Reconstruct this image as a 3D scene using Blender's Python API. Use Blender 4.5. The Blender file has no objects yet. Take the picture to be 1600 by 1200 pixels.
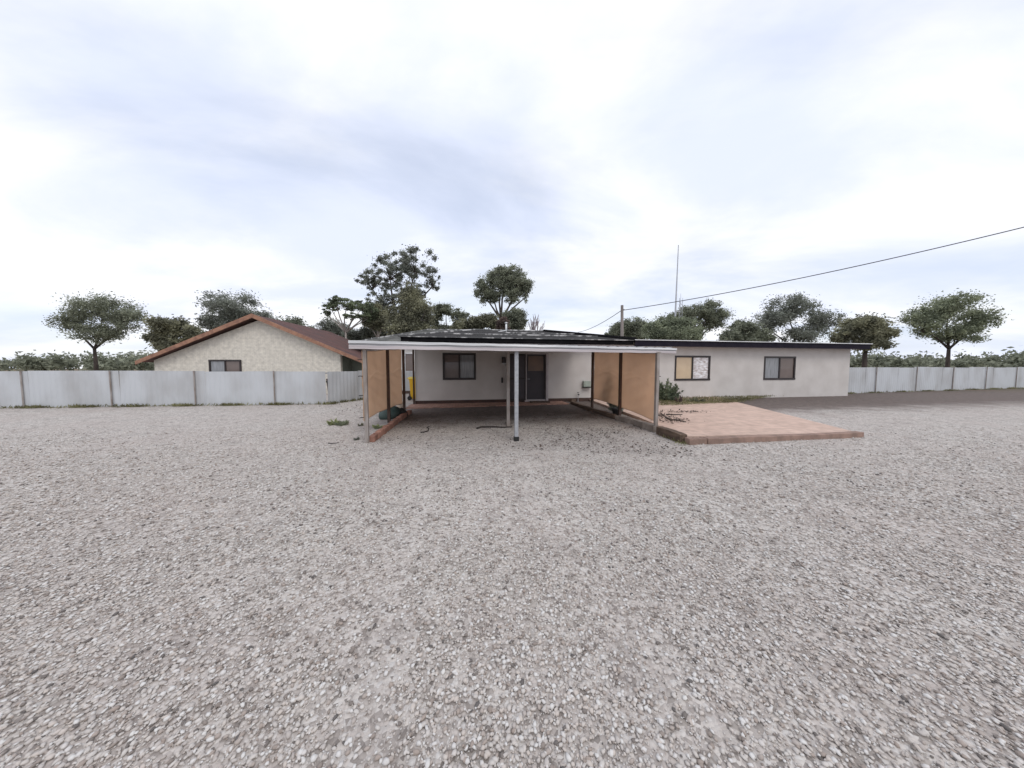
import bpy, math, random
import numpy as np
from mathutils import Vector, Matrix
R = math.radians
random.seed(7); rng = np.random.default_rng(11)
sc = bpy.context.scene
col = sc.collection

# ------------------------------------------------------------------ camera
F_PX, CX, CY, CAM_Z, PITCH = 450.0, 800.0, 600.0, 1.55, R(3.18)
cam = bpy.data.cameras.new("camera"); cam.sensor_width = 36.0
cam.lens = 36.0 * F_PX / 1600.0; cam.clip_start = 0.05; cam.clip_end = 3000
cam_o = bpy.data.objects.new("camera", cam); col.objects.link(cam_o)
cam_o.location = (0, 0, CAM_Z); cam_o.rotation_euler = (R(90) - PITCH, 0, 0)
sc.camera = cam_o

# ------------------------------------------------------------------ world: broken overcast
SUN_EL, SUN_AZ = R(48), R(150)          # high soft sun behind thin cloud, behind the viewer to the right
w = bpy.data.worlds.new("World"); sc.world = w; w.use_nodes = True
nt = w.node_tree; nt.nodes.clear(); L = nt.links.new
out = nt.nodes.new('ShaderNodeOutputWorld'); bg = nt.nodes.new('ShaderNodeBackground')
sky = nt.nodes.new('ShaderNodeTexSky'); sky.sky_type = 'NISHITA'; sky.sun_disc = False
sky.sun_elevation = SUN_EL; sky.sun_rotation = SUN_AZ; sky.air_density = 1.0; sky.dust_density = 1.5
sk = nt.nodes.new('ShaderNodeVectorMath'); sk.operation = 'SCALE'; sk.inputs['Scale'].default_value = 0.11
L(sky.outputs[0], sk.inputs[0])
tc = nt.nodes.new('ShaderNodeTexCoord'); sep = nt.nodes.new('ShaderNodeSeparateXYZ')
L(tc.outputs['Generated'], sep.inputs[0])
mz = nt.nodes.new('ShaderNodeMath'); mz.operation = 'MAXIMUM'; mz.inputs[1].default_value = 0.0; L(sep.outputs['Z'], mz.inputs[0])
ad = nt.nodes.new('ShaderNodeMath'); ad.operation = 'ADD'; ad.inputs[1].default_value = 0.22; L(mz.outputs[0], ad.inputs[0])
dx = nt.nodes.new('ShaderNodeMath'); dx.operation = 'DIVIDE'; L(sep.outputs['X'], dx.inputs[0]); L(ad.outputs[0], dx.inputs[1])
dy = nt.nodes.new('ShaderNodeMath'); dy.operation = 'DIVIDE'; L(sep.outputs['Y'], dy.inputs[0]); L(ad.outputs[0], dy.inputs[1])
cmb = nt.nodes.new('ShaderNodeCombineXYZ'); L(dx.outputs[0], cmb.inputs[0]); L(dy.outputs[0], cmb.inputs[1])
def wnoise(scale, detail, off, lo, hi, vec=None, rough=.55):
    mp = nt.nodes.new('ShaderNodeMapping'); mp.inputs['Location'].default_value = off
    mp.inputs['Scale'].default_value = (0.75, 1.25, 1)
    L(cmb.outputs[0], mp.inputs[0])
    n = nt.nodes.new('ShaderNodeTexNoise'); n.inputs['Scale'].default_value = scale; n.inputs['Detail'].default_value = detail
    n.inputs['Roughness'].default_value = rough; n.inputs['Distortion'].default_value = 0.35
    L(mp.outputs[0], n.inputs[0])
    m = nt.nodes.new('ShaderNodeMapRange'); m.interpolation_type = 'SMOOTHSTEP'
    m.inputs[1].default_value = lo; m.inputs[2].default_value = hi; L(n.outputs[0], m.inputs[0])
    return m
cover = wnoise(0.8, 6, (3.1, 1.7, 0), 0.30, 0.58)
shade = wnoise(1.1, 7, (8.3, 4.4, 0), 0.36, 0.66)
cc = nt.nodes.new('ShaderNodeMix'); cc.data_type = 'RGBA'
cc.inputs[6].default_value = (0.60, 0.645, 0.77, 1); cc.inputs[7].default_value = (0.80, 0.80, 0.815, 1)
L(shade.outputs[0], cc.inputs[0])
mixs = nt.nodes.new('ShaderNodeMix'); mixs.data_type = 'RGBA'
cv = nt.nodes.new('ShaderNodeMath'); cv.operation = 'MULTIPLY_ADD'; cv.inputs[1].default_value = 0.34; cv.inputs[2].default_value = 0.66
L(cover.outputs[0], cv.inputs[0]); L(cv.outputs[0], mixs.inputs[0])
L(sk.outputs[0], mixs.inputs[6]); L(cc.outputs[2], mixs.inputs[7])
L(mixs.outputs[2], bg.inputs[0]); bg.inputs[1].default_value = 1.0; L(bg.outputs[0], out.inputs[0])

sun = bpy.data.lights.new("sun", 'SUN'); sun.energy = 0.6; sun.angle = R(25); sun.color = (1.0, 0.95, 0.88)
sun_o = bpy.data.objects.new("sun", sun); col.objects.link(sun_o)
sdir = Vector((math.sin(SUN_AZ) * math.cos(SUN_EL), math.cos(SUN_AZ) * math.cos(SUN_EL), math.sin(SUN_EL)))
sun_o.rotation_euler = sdir.to_track_quat('Z', 'Y').to_euler()
sc.view_settings.view_transform = 'Standard'; sc.view_settings.look = 'None'
sc.view_settings.exposure = 0.5; sc.view_settings.gamma = 1.0

# ------------------------------------------------------------------ where things stand, measured from the photograph
def ray(px, py):
    f = Vector((0, math.cos(PITCH), -math.sin(PITCH))); u = Vector((0, math.sin(PITCH), math.cos(PITCH)))
    return f + Vector((1, 0, 0)) * ((px - CX) / F_PX) + u * ((CY - py) / F_PX)
def gp(px, py, z=0.0):                   # ground point
    d = ray(px, py); t = (z - CAM_Z) / d.z
    return Vector((0, 0, CAM_Z)) + d * t
def at(px, py, Y):                       # point at world depth Y
    d = ray(px, py); return Vector((0, 0, CAM_Z)) + d * (Y / d.y)
YAW = R(9.5); O = Vector((-2.98, 5.95, 0))
B = Matrix.Translation(O) @ Matrix.Rotation(YAW, 4, 'Z'); Bi = B.inverted()
def bl(p): return Bi @ p                 # world -> building frame (u along facade, v away)
def onv(px, py, v):                      # point of the plane v = const in the building frame
    o = Bi @ Vector((0, 0, CAM_Z)); d = Bi.to_3x3() @ ray(px, py)
    return o + d * ((v - o.y) / d.y)
def gz(x, y):                            # gravel height
    return -0.12 * math.exp(-((x - 0.4) ** 2 / 5.0 + (y - 6.3) ** 2 / 1.6))

def und(x, y):                           # small rolls of the yard surface
    return gz(x, y) + (.012 * math.sin(x * 2.1 + 1.3 * math.sin(y * 1.7)) * math.sin(y * 2.6) if abs(x) < 9 and 0 < y < 5.4 else 0)

# ------------------------------------------------------------------ helpers
class MB:
    def __init__(s): s.v = []; s.f = []
    def add(s, vs, fs):
        n = len(s.v); s.v += [tuple(p) for p in vs]; s.f += [tuple(i + n for i in f) for f in fs]
    def box(s, c, d, M=None, bevel=0):
        x, y, z = d[0] / 2, d[1] / 2, d[2] / 2
        vs = [Vector((i * x, j * y, k * z)) for i in (-1, 1) for j in (-1, 1) for k in (-1, 1)]
        vs = [(M @ p if M else p) + Vector(c) for p in vs]
        s.add(vs, [(0, 1, 3, 2), (4, 6, 7, 5), (0, 4, 5, 1), (2, 3, 7, 6), (0, 2, 6, 4), (1, 5, 7, 3)])
        return s
    def b2(s, x0, x1, y0, y1, z0, z1):
        return s.box(((x0 + x1) / 2, (y0 + y1) / 2, (z0 + z1) / 2), (x1 - x0, y1 - y0, z1 - z0))
    def tube(s, pts, rad, n=8, cap=True):
        pts = [Vector(p) for p in pts]; rad = rad if isinstance(rad, (list, tuple)) else [rad] * len(pts)
        vs = []; a = None
        for i, p in enumerate(pts):
            t = (pts[min(i + 1, len(pts) - 1)] - pts[max(i - 1, 0)]).normalized()
            if a is None: a = t.orthogonal().normalized()
            a = (a - t * a.dot(t)).normalized(); b = t.cross(a)
            for k in range(n):
                q = 2 * math.pi * k / n; vs.append(p + (a * math.cos(q) + b * math.sin(q)) * rad[i])
        fs = [(i * n + k, i * n + (k + 1) % n, (i + 1) * n + (k + 1) % n, (i + 1) * n + k) for i in range(len(pts) - 1) for k in range(n)]
        if cap: fs += [tuple(range(n))[::-1], tuple((len(pts) - 1) * n + k for k in range(n))]
        s.add(vs, fs); return s
    def lathe(s, prof, c=(0, 0, 0), n=20, M=None):
        vs = []
        for r, z in prof:
            for k in range(n):
                p = Vector((r * math.cos(2 * math.pi * k / n), r * math.sin(2 * math.pi * k / n), z))
                vs.append((M @ p if M else p) + Vector(c))
        m = len(prof)
        fs = [(i * n + k, i * n + (k + 1) % n, (i + 1) * n + (k + 1) % n, (i + 1) * n + k) for i in range(m - 1) for k in range(n)]
        fs += [tuple(range(n))[::-1], tuple((m - 1) * n + k for k in range(n))]
        s.add(vs, fs); return s
    def build(s, name, m, parent=None, smooth=False, bevel=0.0):
        me = bpy.data.meshes.new(name); me.from_pydata(s.v, [], s.f); me.update()
        if smooth: me.polygons.foreach_set('use_smooth', [True] * len(me.polygons))
        return link(name, me, m, parent, bevel)
def link(name, me, m, parent=None, bevel=0.0):
    o = bpy.data.objects.new(name, me); col.objects.link(o)
    if m: me.materials.append(m)
    if parent: o.parent = parent
    if bevel:
        b = o.modifiers.new('bevel', 'BEVEL'); b.width = bevel; b.segments = 2; b.limit_method = 'ANGLE'
    return o
def tag(o, label, cat, group=None):
    o['label'] = label; o['category'] = cat
    if group: o['group'] = group
    return o
def thing(name, label, cat, loc=(0, 0, 0), rz=0.0, group=None):
    o = bpy.data.objects.new(name, None); col.objects.link(o); o.empty_display_size = 0.2
    o.location = loc; o.rotation_euler = (0, 0, rz); return tag(o, label, cat, group)
def structure(o): o['kind'] = 'structure'; return o
def copy_tree(o, parent=None):
    c = o.copy(); col.objects.link(c); c.parent = parent
    for ch in list(o.children): copy_tree(ch, c)
    return c

# ------------------------------------------------------------------ materials
def mat(name, c1, c2=None, scale=6.0, rough=0.8, bump=0.0, bscale=None, metal=0.0, detail=6, stretch=(1, 1, 1), spec=0.5, lo=.35, hi=.65, island=0.0):
    m = bpy.data.materials.new(name); m.use_nodes = True; t = m.node_tree; N = t.nodes; K = t.links.new
    p = N['Principled BSDF']; p.inputs['Roughness'].default_value = rough; p.inputs['Metallic'].default_value = metal
    p.inputs['Specular IOR Level'].default_value = spec
    c = N.new('ShaderNodeTexCoord'); mp = N.new('ShaderNodeMapping'); mp.inputs['Scale'].default_value = stretch
    K(c.outputs['Object'], mp.inputs[0])
    n = N.new('ShaderNodeTexNoise'); n.inputs['Scale'].default_value = scale; n.inputs['Detail'].default_value = detail
    K(mp.outputs[0], n.inputs[0])
    r = N.new('ShaderNodeMapRange'); r.inputs[1].default_value = lo; r.inputs[2].default_value = hi; K(n.outputs[0], r.inputs[0])
    mx = N.new('ShaderNodeMix'); mx.data_type = 'RGBA'; mx.inputs[6].default_value = (*c1, 1)
    mx.inputs[7].default_value = (*(c2 or [x * .75 for x in c1]), 1); K(r.outputs[0], mx.inputs[0])
    src = mx.outputs[2]
    if island:
        g = N.new('ShaderNodeNewGeometry'); mr = N.new('ShaderNodeMapRange'); mr.inputs[3].default_value = 1 - island; mr.inputs[4].default_value = 1 + island
        K(g.outputs['Random Per Island'], mr.inputs[0])
        v = N.new('ShaderNodeVectorMath'); v.operation = 'SCALE'; K(src, v.inputs[0]); K(mr.outputs[0], v.inputs['Scale']); src = v.outputs[0]
    K(src, p.inputs['Base Color'])
    if bump:
        n2 = N.new('ShaderNodeTexNoise'); n2.inputs['Scale'].default_value = bscale or scale * 5; n2.inputs['Detail'].default_value = 5
        K(mp.outputs[0], n2.inputs[0]); b = N.new('ShaderNodeBump'); b.inputs['Strength'].default_value = bump; b.inputs['Distance'].default_value = 0.02
        K(n2.outputs[0], b.inputs['Height']); K(b.outputs[0], p.inputs['Normal'])
    return m
def corr_mat(name, c1, c2, axis, pitch=0.09, **k):       # corrugated steel: ribs run along the other axis
    m = mat(name, c1, c2, **k); t = m.node_tree; N = t.nodes; K = t.links.new
    c = N.new('ShaderNodeTexCoord'); w_ = N.new('ShaderNodeTexWave'); w_.bands_direction = axis; w_.inputs['Scale'].default_value = 0.314 / pitch
    K(c.outputs['Object'], w_.inputs[0]); b = N.new('ShaderNodeBump'); b.inputs['Strength'].default_value = 0.8; b.inputs['Distance'].default_value = 0.03
    K(w_.outputs[1], b.inputs['Height']); K(b.outputs[0], N['Principled BSDF'].inputs['Normal']); return m
def brick_mat(name, c1, c2, mortar, bw, bh, sc_=1.0, msize=0.012, vert='XZ', bump=.6, rough=.9):
    m = bpy.data.materials.new(name); m.use_nodes = True; t = m.node_tree; N = t.nodes; K = t.links.new
    p = N['Principled BSDF']; p.inputs['Roughness'].default_value = rough; p.inputs['Specular IOR Level'].default_value = .2
    c = N.new('ShaderNodeTexCoord'); s = N.new('ShaderNodeSeparateXYZ'); K(c.outputs['Object'], s.inputs[0]); q = N.new('ShaderNodeCombineXYZ')
    K(s.outputs[vert[0]], q.inputs[0]); K(s.outputs[vert[1]], q.inputs[1])
    b = N.new('ShaderNodeTexBrick'); b.inputs['Color1'].default_value = (*c1, 1); b.inputs['Color2'].default_value = (*c2, 1); b.inputs['Mortar'].default_value = (*mortar, 1)
    b.inputs['Scale'].default_value = sc_; b.inputs['Mortar Size'].default_value = msize; b.inputs['Brick Width'].default_value = bw; b.inputs['Row Height'].default_value = bh
    K(q.outputs[0], b.inputs[0])
    n = N.new('ShaderNodeTexNoise'); n.inputs['Scale'].default_value = 5; n.inputs['Detail'].default_value = 8; K(c.outputs['Object'], n.inputs[0])
    mr = N.new('ShaderNodeMapRange'); mr.inputs[1].default_value = .3; mr.inputs[2].default_value = .7; mr.inputs[3].default_value = .82; mr.inputs[4].default_value = 1.12; K(n.outputs[0], mr.inputs[0])
    v = N.new('ShaderNodeVectorMath'); v.operation = 'SCALE'; K(b.outputs[0], v.inputs[0]); K(mr.outputs[0], v.inputs['Scale']); K(v.outputs[0], p.inputs['Base Color'])
    bp = N.new('ShaderNodeBump'); bp.invert = True; bp.inputs['Strength'].default_value = bump; bp.inputs['Distance'].default_value = .01; K(b.outputs['Fac'], bp.inputs['Height']); K(bp.outputs[0], p.inputs['Normal'])
    return m
M = {}
M['wall'] = mat('cream render', (.62, .585, .555), (.545, .51, .48), 1.3, .9, .25, 60)
M['plinth'] = mat('brown plinth paint', (.085, .045, .035), (.055, .032, .027), 4, .8, .2)
M['dframe'] = mat('dark brown aluminium', (.028, .018, .018), (.02, .014, .014), 8, .45)
M['glass'] = mat('window glass', (.02, .022, .025), (.03, .03, .033), 2, .04, spec=.9)
M['curtain'] = mat('cream blind', (.50, .36, .22), (.42, .30, .18), 3, .9)
M['curtain2'] = mat('grey net curtain', (.42, .43, .45), (.30, .31, .33), 9, .9, stretch=(4, 1, .3))
M['doorpane'] = mat('door glass with painted brown reflection', (.20, .135, .10), (.14, .10, .08), 2, .35)  # brown reflection put into the colour of the door glass
M['door'] = mat('dark door', (.05, .042, .05), (.04, .035, .042), 3, .5)
M['trim'] = mat('pale door trim', (.48, .44, .44), (.40, .36, .36), 5, .6)
M['galv'] = mat('galvanised steel', (.42, .43, .45), (.33, .34, .36), 14, .5, metal=.25, bump=.05)
M['postpaint'] = mat('weathered grey post paint', (.34, .31, .29), (.22, .18, .155), 9, .6, stretch=(1, 1, .3))
M['rustpost'] = mat('dark brown steel', (.09, .05, .035), (.06, .036, .028), 9, .6)
M['whitemetal'] = mat('dirty white steel', (.88, .88, .88), (.50, .51, .52), 3.5, .45, stretch=(.25, 1, 8))
M['pinkmetal'] = mat('faded pinkish flashing', (.60, .55, .555), (.44, .40, .41), 4, .5, stretch=(.25, 1, 9))
M['greymetal'] = mat('grey steel flashing', (.52, .52, .54), (.27, .27, .28), 4, .5, stretch=(.25, 1, 9))
M['carroof'] = corr_mat('carport roof sheet', (.28, .27, .27), (.2, .2, .2), 'X', .19, scale=3, rough=.5, metal=.3)
M['roof'] = corr_mat('old grey roof sheet', (.062, .058, .057), (.026, .025, .025), 'X', .11, scale=1.3, rough=.9, spec=.15, lo=.3, hi=.7)
M['roof2'] = corr_mat('rear roof sheet', (.17, .17, .16), (.08, .08, .075), 'X', .11, scale=1.5, rough=.9, spec=.15)
M['black'] = mat('black eave shadow and hip cap paint', (.006, .006, .007), (.012, .011, .012), 5, .9, spec=.05)  # on the house fascia this black paints in the shadow under the gutter lip
M['navy'] = mat('dark fascia paint', (.014, .012, .02), (.022, .019, .028), 4, .8, spec=.1)
M['cap'] = mat('light ridge cap', (.50, .49, .48), (.10, .10, .10), 3.2, .8, lo=.40, hi=.52)
M['redroof'] = corr_mat('rusted red roof iron', (.13, .055, .045), (.075, .04, .036), 'Y', .11, scale=1.3, rough=.8)
M['barge'] = mat('orange brown barge board', (.36, .19, .12), (.22, .11, .075), 5, .7)
M['greenwall'] = mat('grey green weatherboard', (.20, .22, .18), (.13, .14, .115), 2.2, .9, .3)
M['creambrick'] = brick_mat('painted cream brick', (.72, .68, .60), (.69, .65, .57), (.60, .56, .49), .24, .086, msize=.008)
M['fence'] = mat('zinc grey fence sheet', (.54, .56, .58), (.40, .40, .40), 1.1, .6, metal=.1, stretch=(1, 1, .5), lo=.4, hi=.75, island=.06)
M['paver'] = brick_mat('red clay pavers', (.52, .31, .245), (.42, .24, .185), (.27, .19, .15), .23, .115, msize=.008, vert='XY')
M['patio'] = brick_mat('sandy pink paving', (.60, .445, .365), (.57, .42, .345), (.50, .37, .31), .42, .21, msize=.008, vert='XY', bump=.25)
M['brick'] = mat('red edging brick', (.40, .21, .155), (.25, .125, .09), 7, .9, .5, island=.28)
M['redblock'] = mat('faded red concrete block', (.33, .22, .175), (.22, .15, .12), 5, .95, .6)
M['sleeper'] = mat('weathered timber sleeper', (.17, .115, .08), (.085, .058, .042), 5, .95, .7, 40, stretch=(.4, 3, 3))
M['concrete'] = mat('stained concrete kerb', (.36, .31, .27), (.20, .165, .14), 4, .95, .6)
M['yellow'] = mat('yellow bin plastic', (.72, .42, .012), (.66, .38, .01), 3, .45)
M['yellowlid'] = mat('pale yellow bin lid', (.78, .60, .10), (.72, .54, .08), 3, .45)
M['rubber'] = mat('black rubber', (.012, .012, .012), (.02, .02, .02), 5, .7)
M['greensack'] = mat('dark green plastic', (.045, .075, .065), (.03, .05, .045), 3, .55, .4, 8)
M['bluepot'] = mat('black pot plastic', (.02, .02, .022), None, 5, .6)
M['creampot'] = mat('cream bucket plastic', (.60, .50, .40), None, 5, .6)
M['box'] = mat('pale green meter box', (.38, .43, .37), (.30, .34, .29), 6, .5)
M['stick'] = mat('dead grey stick', (.055, .045, .04), (.03, .026, .024), 9, .9)
M['lamp'] = mat('frosted lamp lens', (.55, .55, .55), None, 4, .3)
M['bark'] = mat('dark bark', (.085, .065, .055), (.04, .032, .028), 5, .95, .4, stretch=(1, 1, .3))
M['palebark'] = mat('pale gum bark', (.42, .38, .35), (.22, .18, .165), 3, .9, stretch=(1, 1, .3))
M['deadbark'] = mat('bare twig bark', (.36, .31, .32), (.28, .24, .25), 3, .9)
M['pole'] = mat('weathered timber pole', (.24, .20, .18), (.16, .14, .13), 3, .9, stretch=(3, 3, .3))
M['wire'] = mat('black cable', (.06, .06, .065), None, 3, .6)
def leafmat(name, a, b):
    m = mat(name, a, b, .9, .7, detail=3, island=.35, lo=.42, hi=.58, spec=.25)
    t = m.node_tree; p = t.nodes['Principled BSDF']; tr = t.nodes.new('ShaderNodeBsdfTranslucent'); mx = t.nodes.new('ShaderNodeMixShader'); mx.inputs[0].default_value = .42
    src = p.inputs['Base Color'].links[0].from_socket; t.links.new(src, tr.inputs[0])
    t.links.new(p.outputs[0], mx.inputs[1]); t.links.new(tr.outputs[0], mx.inputs[2]); t.links.new(mx.outputs[0], t.nodes['Material Output'].inputs[0]); return m
M['leafdark'] = leafmat('dusky gum leaves', (.31, .33, .28), (.205, .215, .185))
M['leafgrey'] = leafmat('grey green leaves', (.33, .35, .26), (.205, .22, .165))
M['leafolive'] = leafmat('olive leaves', (.34, .335, .225), (.20, .20, .145))
M['leafgreen'] = leafmat('fresh green leaves', (.26, .30, .19), (.16, .185, .125))
M['leafpale'] = leafmat('pale sage leaves', (.34, .37, .25), (.21, .235, .165))
M['leafbrown'] = leafmat('brownish leaves', (.24, .17, .15), (.13, .10, .09))
M['weed'] = leafmat('weed leaves', (.46, .50, .26), (.30, .33, .19))
M['drygrass'] = leafmat('dry grass', (.26, .25, .13), (.16, .15, .08))

# shade cloth: woven, lets some light and a little view through
def cloth_mat():
    m = mat('beige shade cloth', (.84, .635, .465), (.74, .555, .405), 1.6, .9, .12, 30, lo=.3, hi=.7); t = m.node_tree; N = t.nodes; K = t.links.new
    p = N['Principled BSDF']; src = p.inputs['Base Color'].links[0].from_socket
    tr = N.new('ShaderNodeBsdfTranslucent'); K(src, tr.inputs[0]); a = N.new('ShaderNodeMixShader'); a.inputs[0].default_value = .58
    K(p.outputs[0], a.inputs[1]); K(tr.outputs[0], a.inputs[2])
    tp = N.new('ShaderNodeBsdfTransparent'); b = N.new('ShaderNodeMixShader'); b.inputs[0].default_value = .14
    K(a.outputs[0], b.inputs[1]); K(tp.outputs[0], b.inputs[2]); K(b.outputs[0], N['Material Output'].inputs[0]); return m
M['cloth'] = cloth_mat()

# gravel ground: pale crushed stone, brown dirt showing through, with shade painted in under the carport, and beyond it
def ground_mat():
    m = bpy.data.materials.new('pale crushed gravel'); m.use_nodes = True; t = m.node_tree; N = t.nodes; K = t.links.new
    p = N['Principled BSDF']; p.inputs['Roughness'].default_value = .95; p.inputs['Specular IOR Level'].default_value = .25
    c = N.new('ShaderNodeTexCoord')
    def vor(scale):
        v = N.new('ShaderNodeTexVoronoi'); v.inputs['Scale'].default_value = scale; K(c.outputs['Object'], v.inputs[0]); return v
    def noise(scale, d, lo, hi, rough=.55):
        n = N.new('ShaderNodeTexNoise'); n.inputs['Scale'].default_value = scale; n.inputs['Detail'].default_value = d; n.inputs['Roughness'].default_value = rough
        K(c.outputs['Object'], n.inputs[0]); r = N.new('ShaderNodeMapRange'); r.inputs[1].default_value = lo; r.inputs[2].default_value = hi; K(n.outputs[0], r.inputs[0]); return r.outputs[0]
    def mix(f, a, b, mode='MIX'):
        x = N.new('ShaderNodeMix'); x.data_type = 'RGBA'; x.blend_type = mode
        for i, q in ((0, f), (6, a), (7, b)):
            if isinstance(q, (int, float)): x.inputs[i].default_value = q
            elif isinstance(q, tuple): x.inputs[i].default_value = (*q, 1)
            else: K(q, x.inputs[i])
        return x.outputs[2]
    v1 = vor(48); v2 = vor(17)
    sp = N.new('ShaderNodeSeparateColor'); K(v1.outputs['Color'], sp.inputs[0])
    sp2 = N.new('ShaderNodeSeparateColor'); K(v2.outputs['Color'], sp2.inputs[0])
    ramp = N.new('ShaderNodeValToRGB'); K(sp.outputs[0], ramp.inputs[0]); e = ramp.color_ramp.elements
    e[0].position = 0; e[0].color = (.20, .18, .165, 1); e[1].position = 1; e[1].color = (.62, .60, .575, 1)
    for q, cc_ in ((.2, (.34, .31, .285)), (.5, (.44, .405, .375)), (.78, (.50, .47, .435))):
        x = e.new(q); x.color = (*[v * 1.24 for v in cc_], 1)
    ramp2 = N.new('ShaderNodeValToRGB'); K(sp2.outputs[1], ramp2.inputs[0]); e = ramp2.color_ramp.elements
    e[0].position = 0; e[0].color = (.45, .43, .41, 1); e[1].position = .25; e[1].color = (1, 1, 1, 1)
    base = mix(.8, ramp.outputs[0], ramp2.outputs[0], 'MULTIPLY')
    base = mix(noise(.55, 8, .38, .72, .68), base, mix(.5, base, (.46, .39, .355)))           # warm dusty drifts
    base = mix(noise(2.3, 8, .5, .66, .7), base, mix(.4, base, (.25, .22, .205)))         # grit where stones are thin
    # damp brown dirt by the house with carport shade painted in, dry litter soil beyond it; measured in the building frame
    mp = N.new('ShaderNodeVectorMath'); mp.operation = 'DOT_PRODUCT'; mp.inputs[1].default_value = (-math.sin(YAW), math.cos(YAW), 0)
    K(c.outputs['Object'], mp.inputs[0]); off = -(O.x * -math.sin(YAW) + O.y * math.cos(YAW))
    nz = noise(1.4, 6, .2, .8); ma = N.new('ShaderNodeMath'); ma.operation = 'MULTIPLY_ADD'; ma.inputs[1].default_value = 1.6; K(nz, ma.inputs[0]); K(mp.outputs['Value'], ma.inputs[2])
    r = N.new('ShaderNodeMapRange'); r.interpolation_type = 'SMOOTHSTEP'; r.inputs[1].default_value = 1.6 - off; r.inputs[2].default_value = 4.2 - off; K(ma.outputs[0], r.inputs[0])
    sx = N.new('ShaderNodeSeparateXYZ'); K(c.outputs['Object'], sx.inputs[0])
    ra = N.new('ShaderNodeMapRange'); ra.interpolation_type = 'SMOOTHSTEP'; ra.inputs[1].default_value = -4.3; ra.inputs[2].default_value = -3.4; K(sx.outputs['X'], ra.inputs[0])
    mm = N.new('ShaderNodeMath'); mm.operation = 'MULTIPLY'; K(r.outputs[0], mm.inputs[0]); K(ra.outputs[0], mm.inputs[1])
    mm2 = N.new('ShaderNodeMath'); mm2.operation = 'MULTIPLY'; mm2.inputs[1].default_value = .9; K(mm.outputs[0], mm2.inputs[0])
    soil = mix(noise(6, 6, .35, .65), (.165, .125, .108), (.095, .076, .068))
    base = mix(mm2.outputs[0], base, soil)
    far = N.new('ShaderNodeMapRange'); far.interpolation_type = 'SMOOTHSTEP'; far.inputs[1].default_value = 17; far.inputs[2].default_value = 24; K(sx.outputs['Y'], far.inputs[0])
    base = mix(far.outputs[0], base, mix(noise(.3, 8, .4, .6), (.20, .13, .09), (.11, .11, .06)))
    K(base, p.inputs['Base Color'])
    h = N.new('ShaderNodeMath'); h.operation = 'ADD'; K(v1.outputs['Distance'], h.inputs[0]); K(sp.outputs[1], h.inputs[1])
    bp = N.new('ShaderNodeBump'); bp.invert = True; bp.inputs['Strength'].default_value = .7; bp.inputs['Distance'].default_value = .012
    K(h.outputs[0], bp.inputs['Height']); K(bp.outputs[0], p.inputs['Normal']); return m
M['ground'] = ground_mat()
M['stone'] = None

# ------------------------------------------------------------------ ground
def axis_pts(lo, hi, f0, f1, step, n):
    a = np.arange(f0, f1 + 1e-6, step); l = f0 - np.geomspace(step, f0 - lo, n)[::-1]; h = f1 + np.geomspace(step, hi - f1, n)
    return np.concatenate([l, a, h])
xs = axis_pts(-900, 900, -9, 9, .3, 14); ys = axis_pts(-300, 1500, 0, 15, .3, 14)
g = MB()
g.v = [(x, y, und(x, y)) for y in ys for x in xs]
nx = len(xs)
g.f = [(j * nx + i, j * nx + i + 1, (j + 1) * nx + i + 1, (j + 1) * nx + i) for j in range(len(ys) - 1) for i in range(nx - 1)]
structure(g.build('ground', M['ground'], smooth=True))

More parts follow.
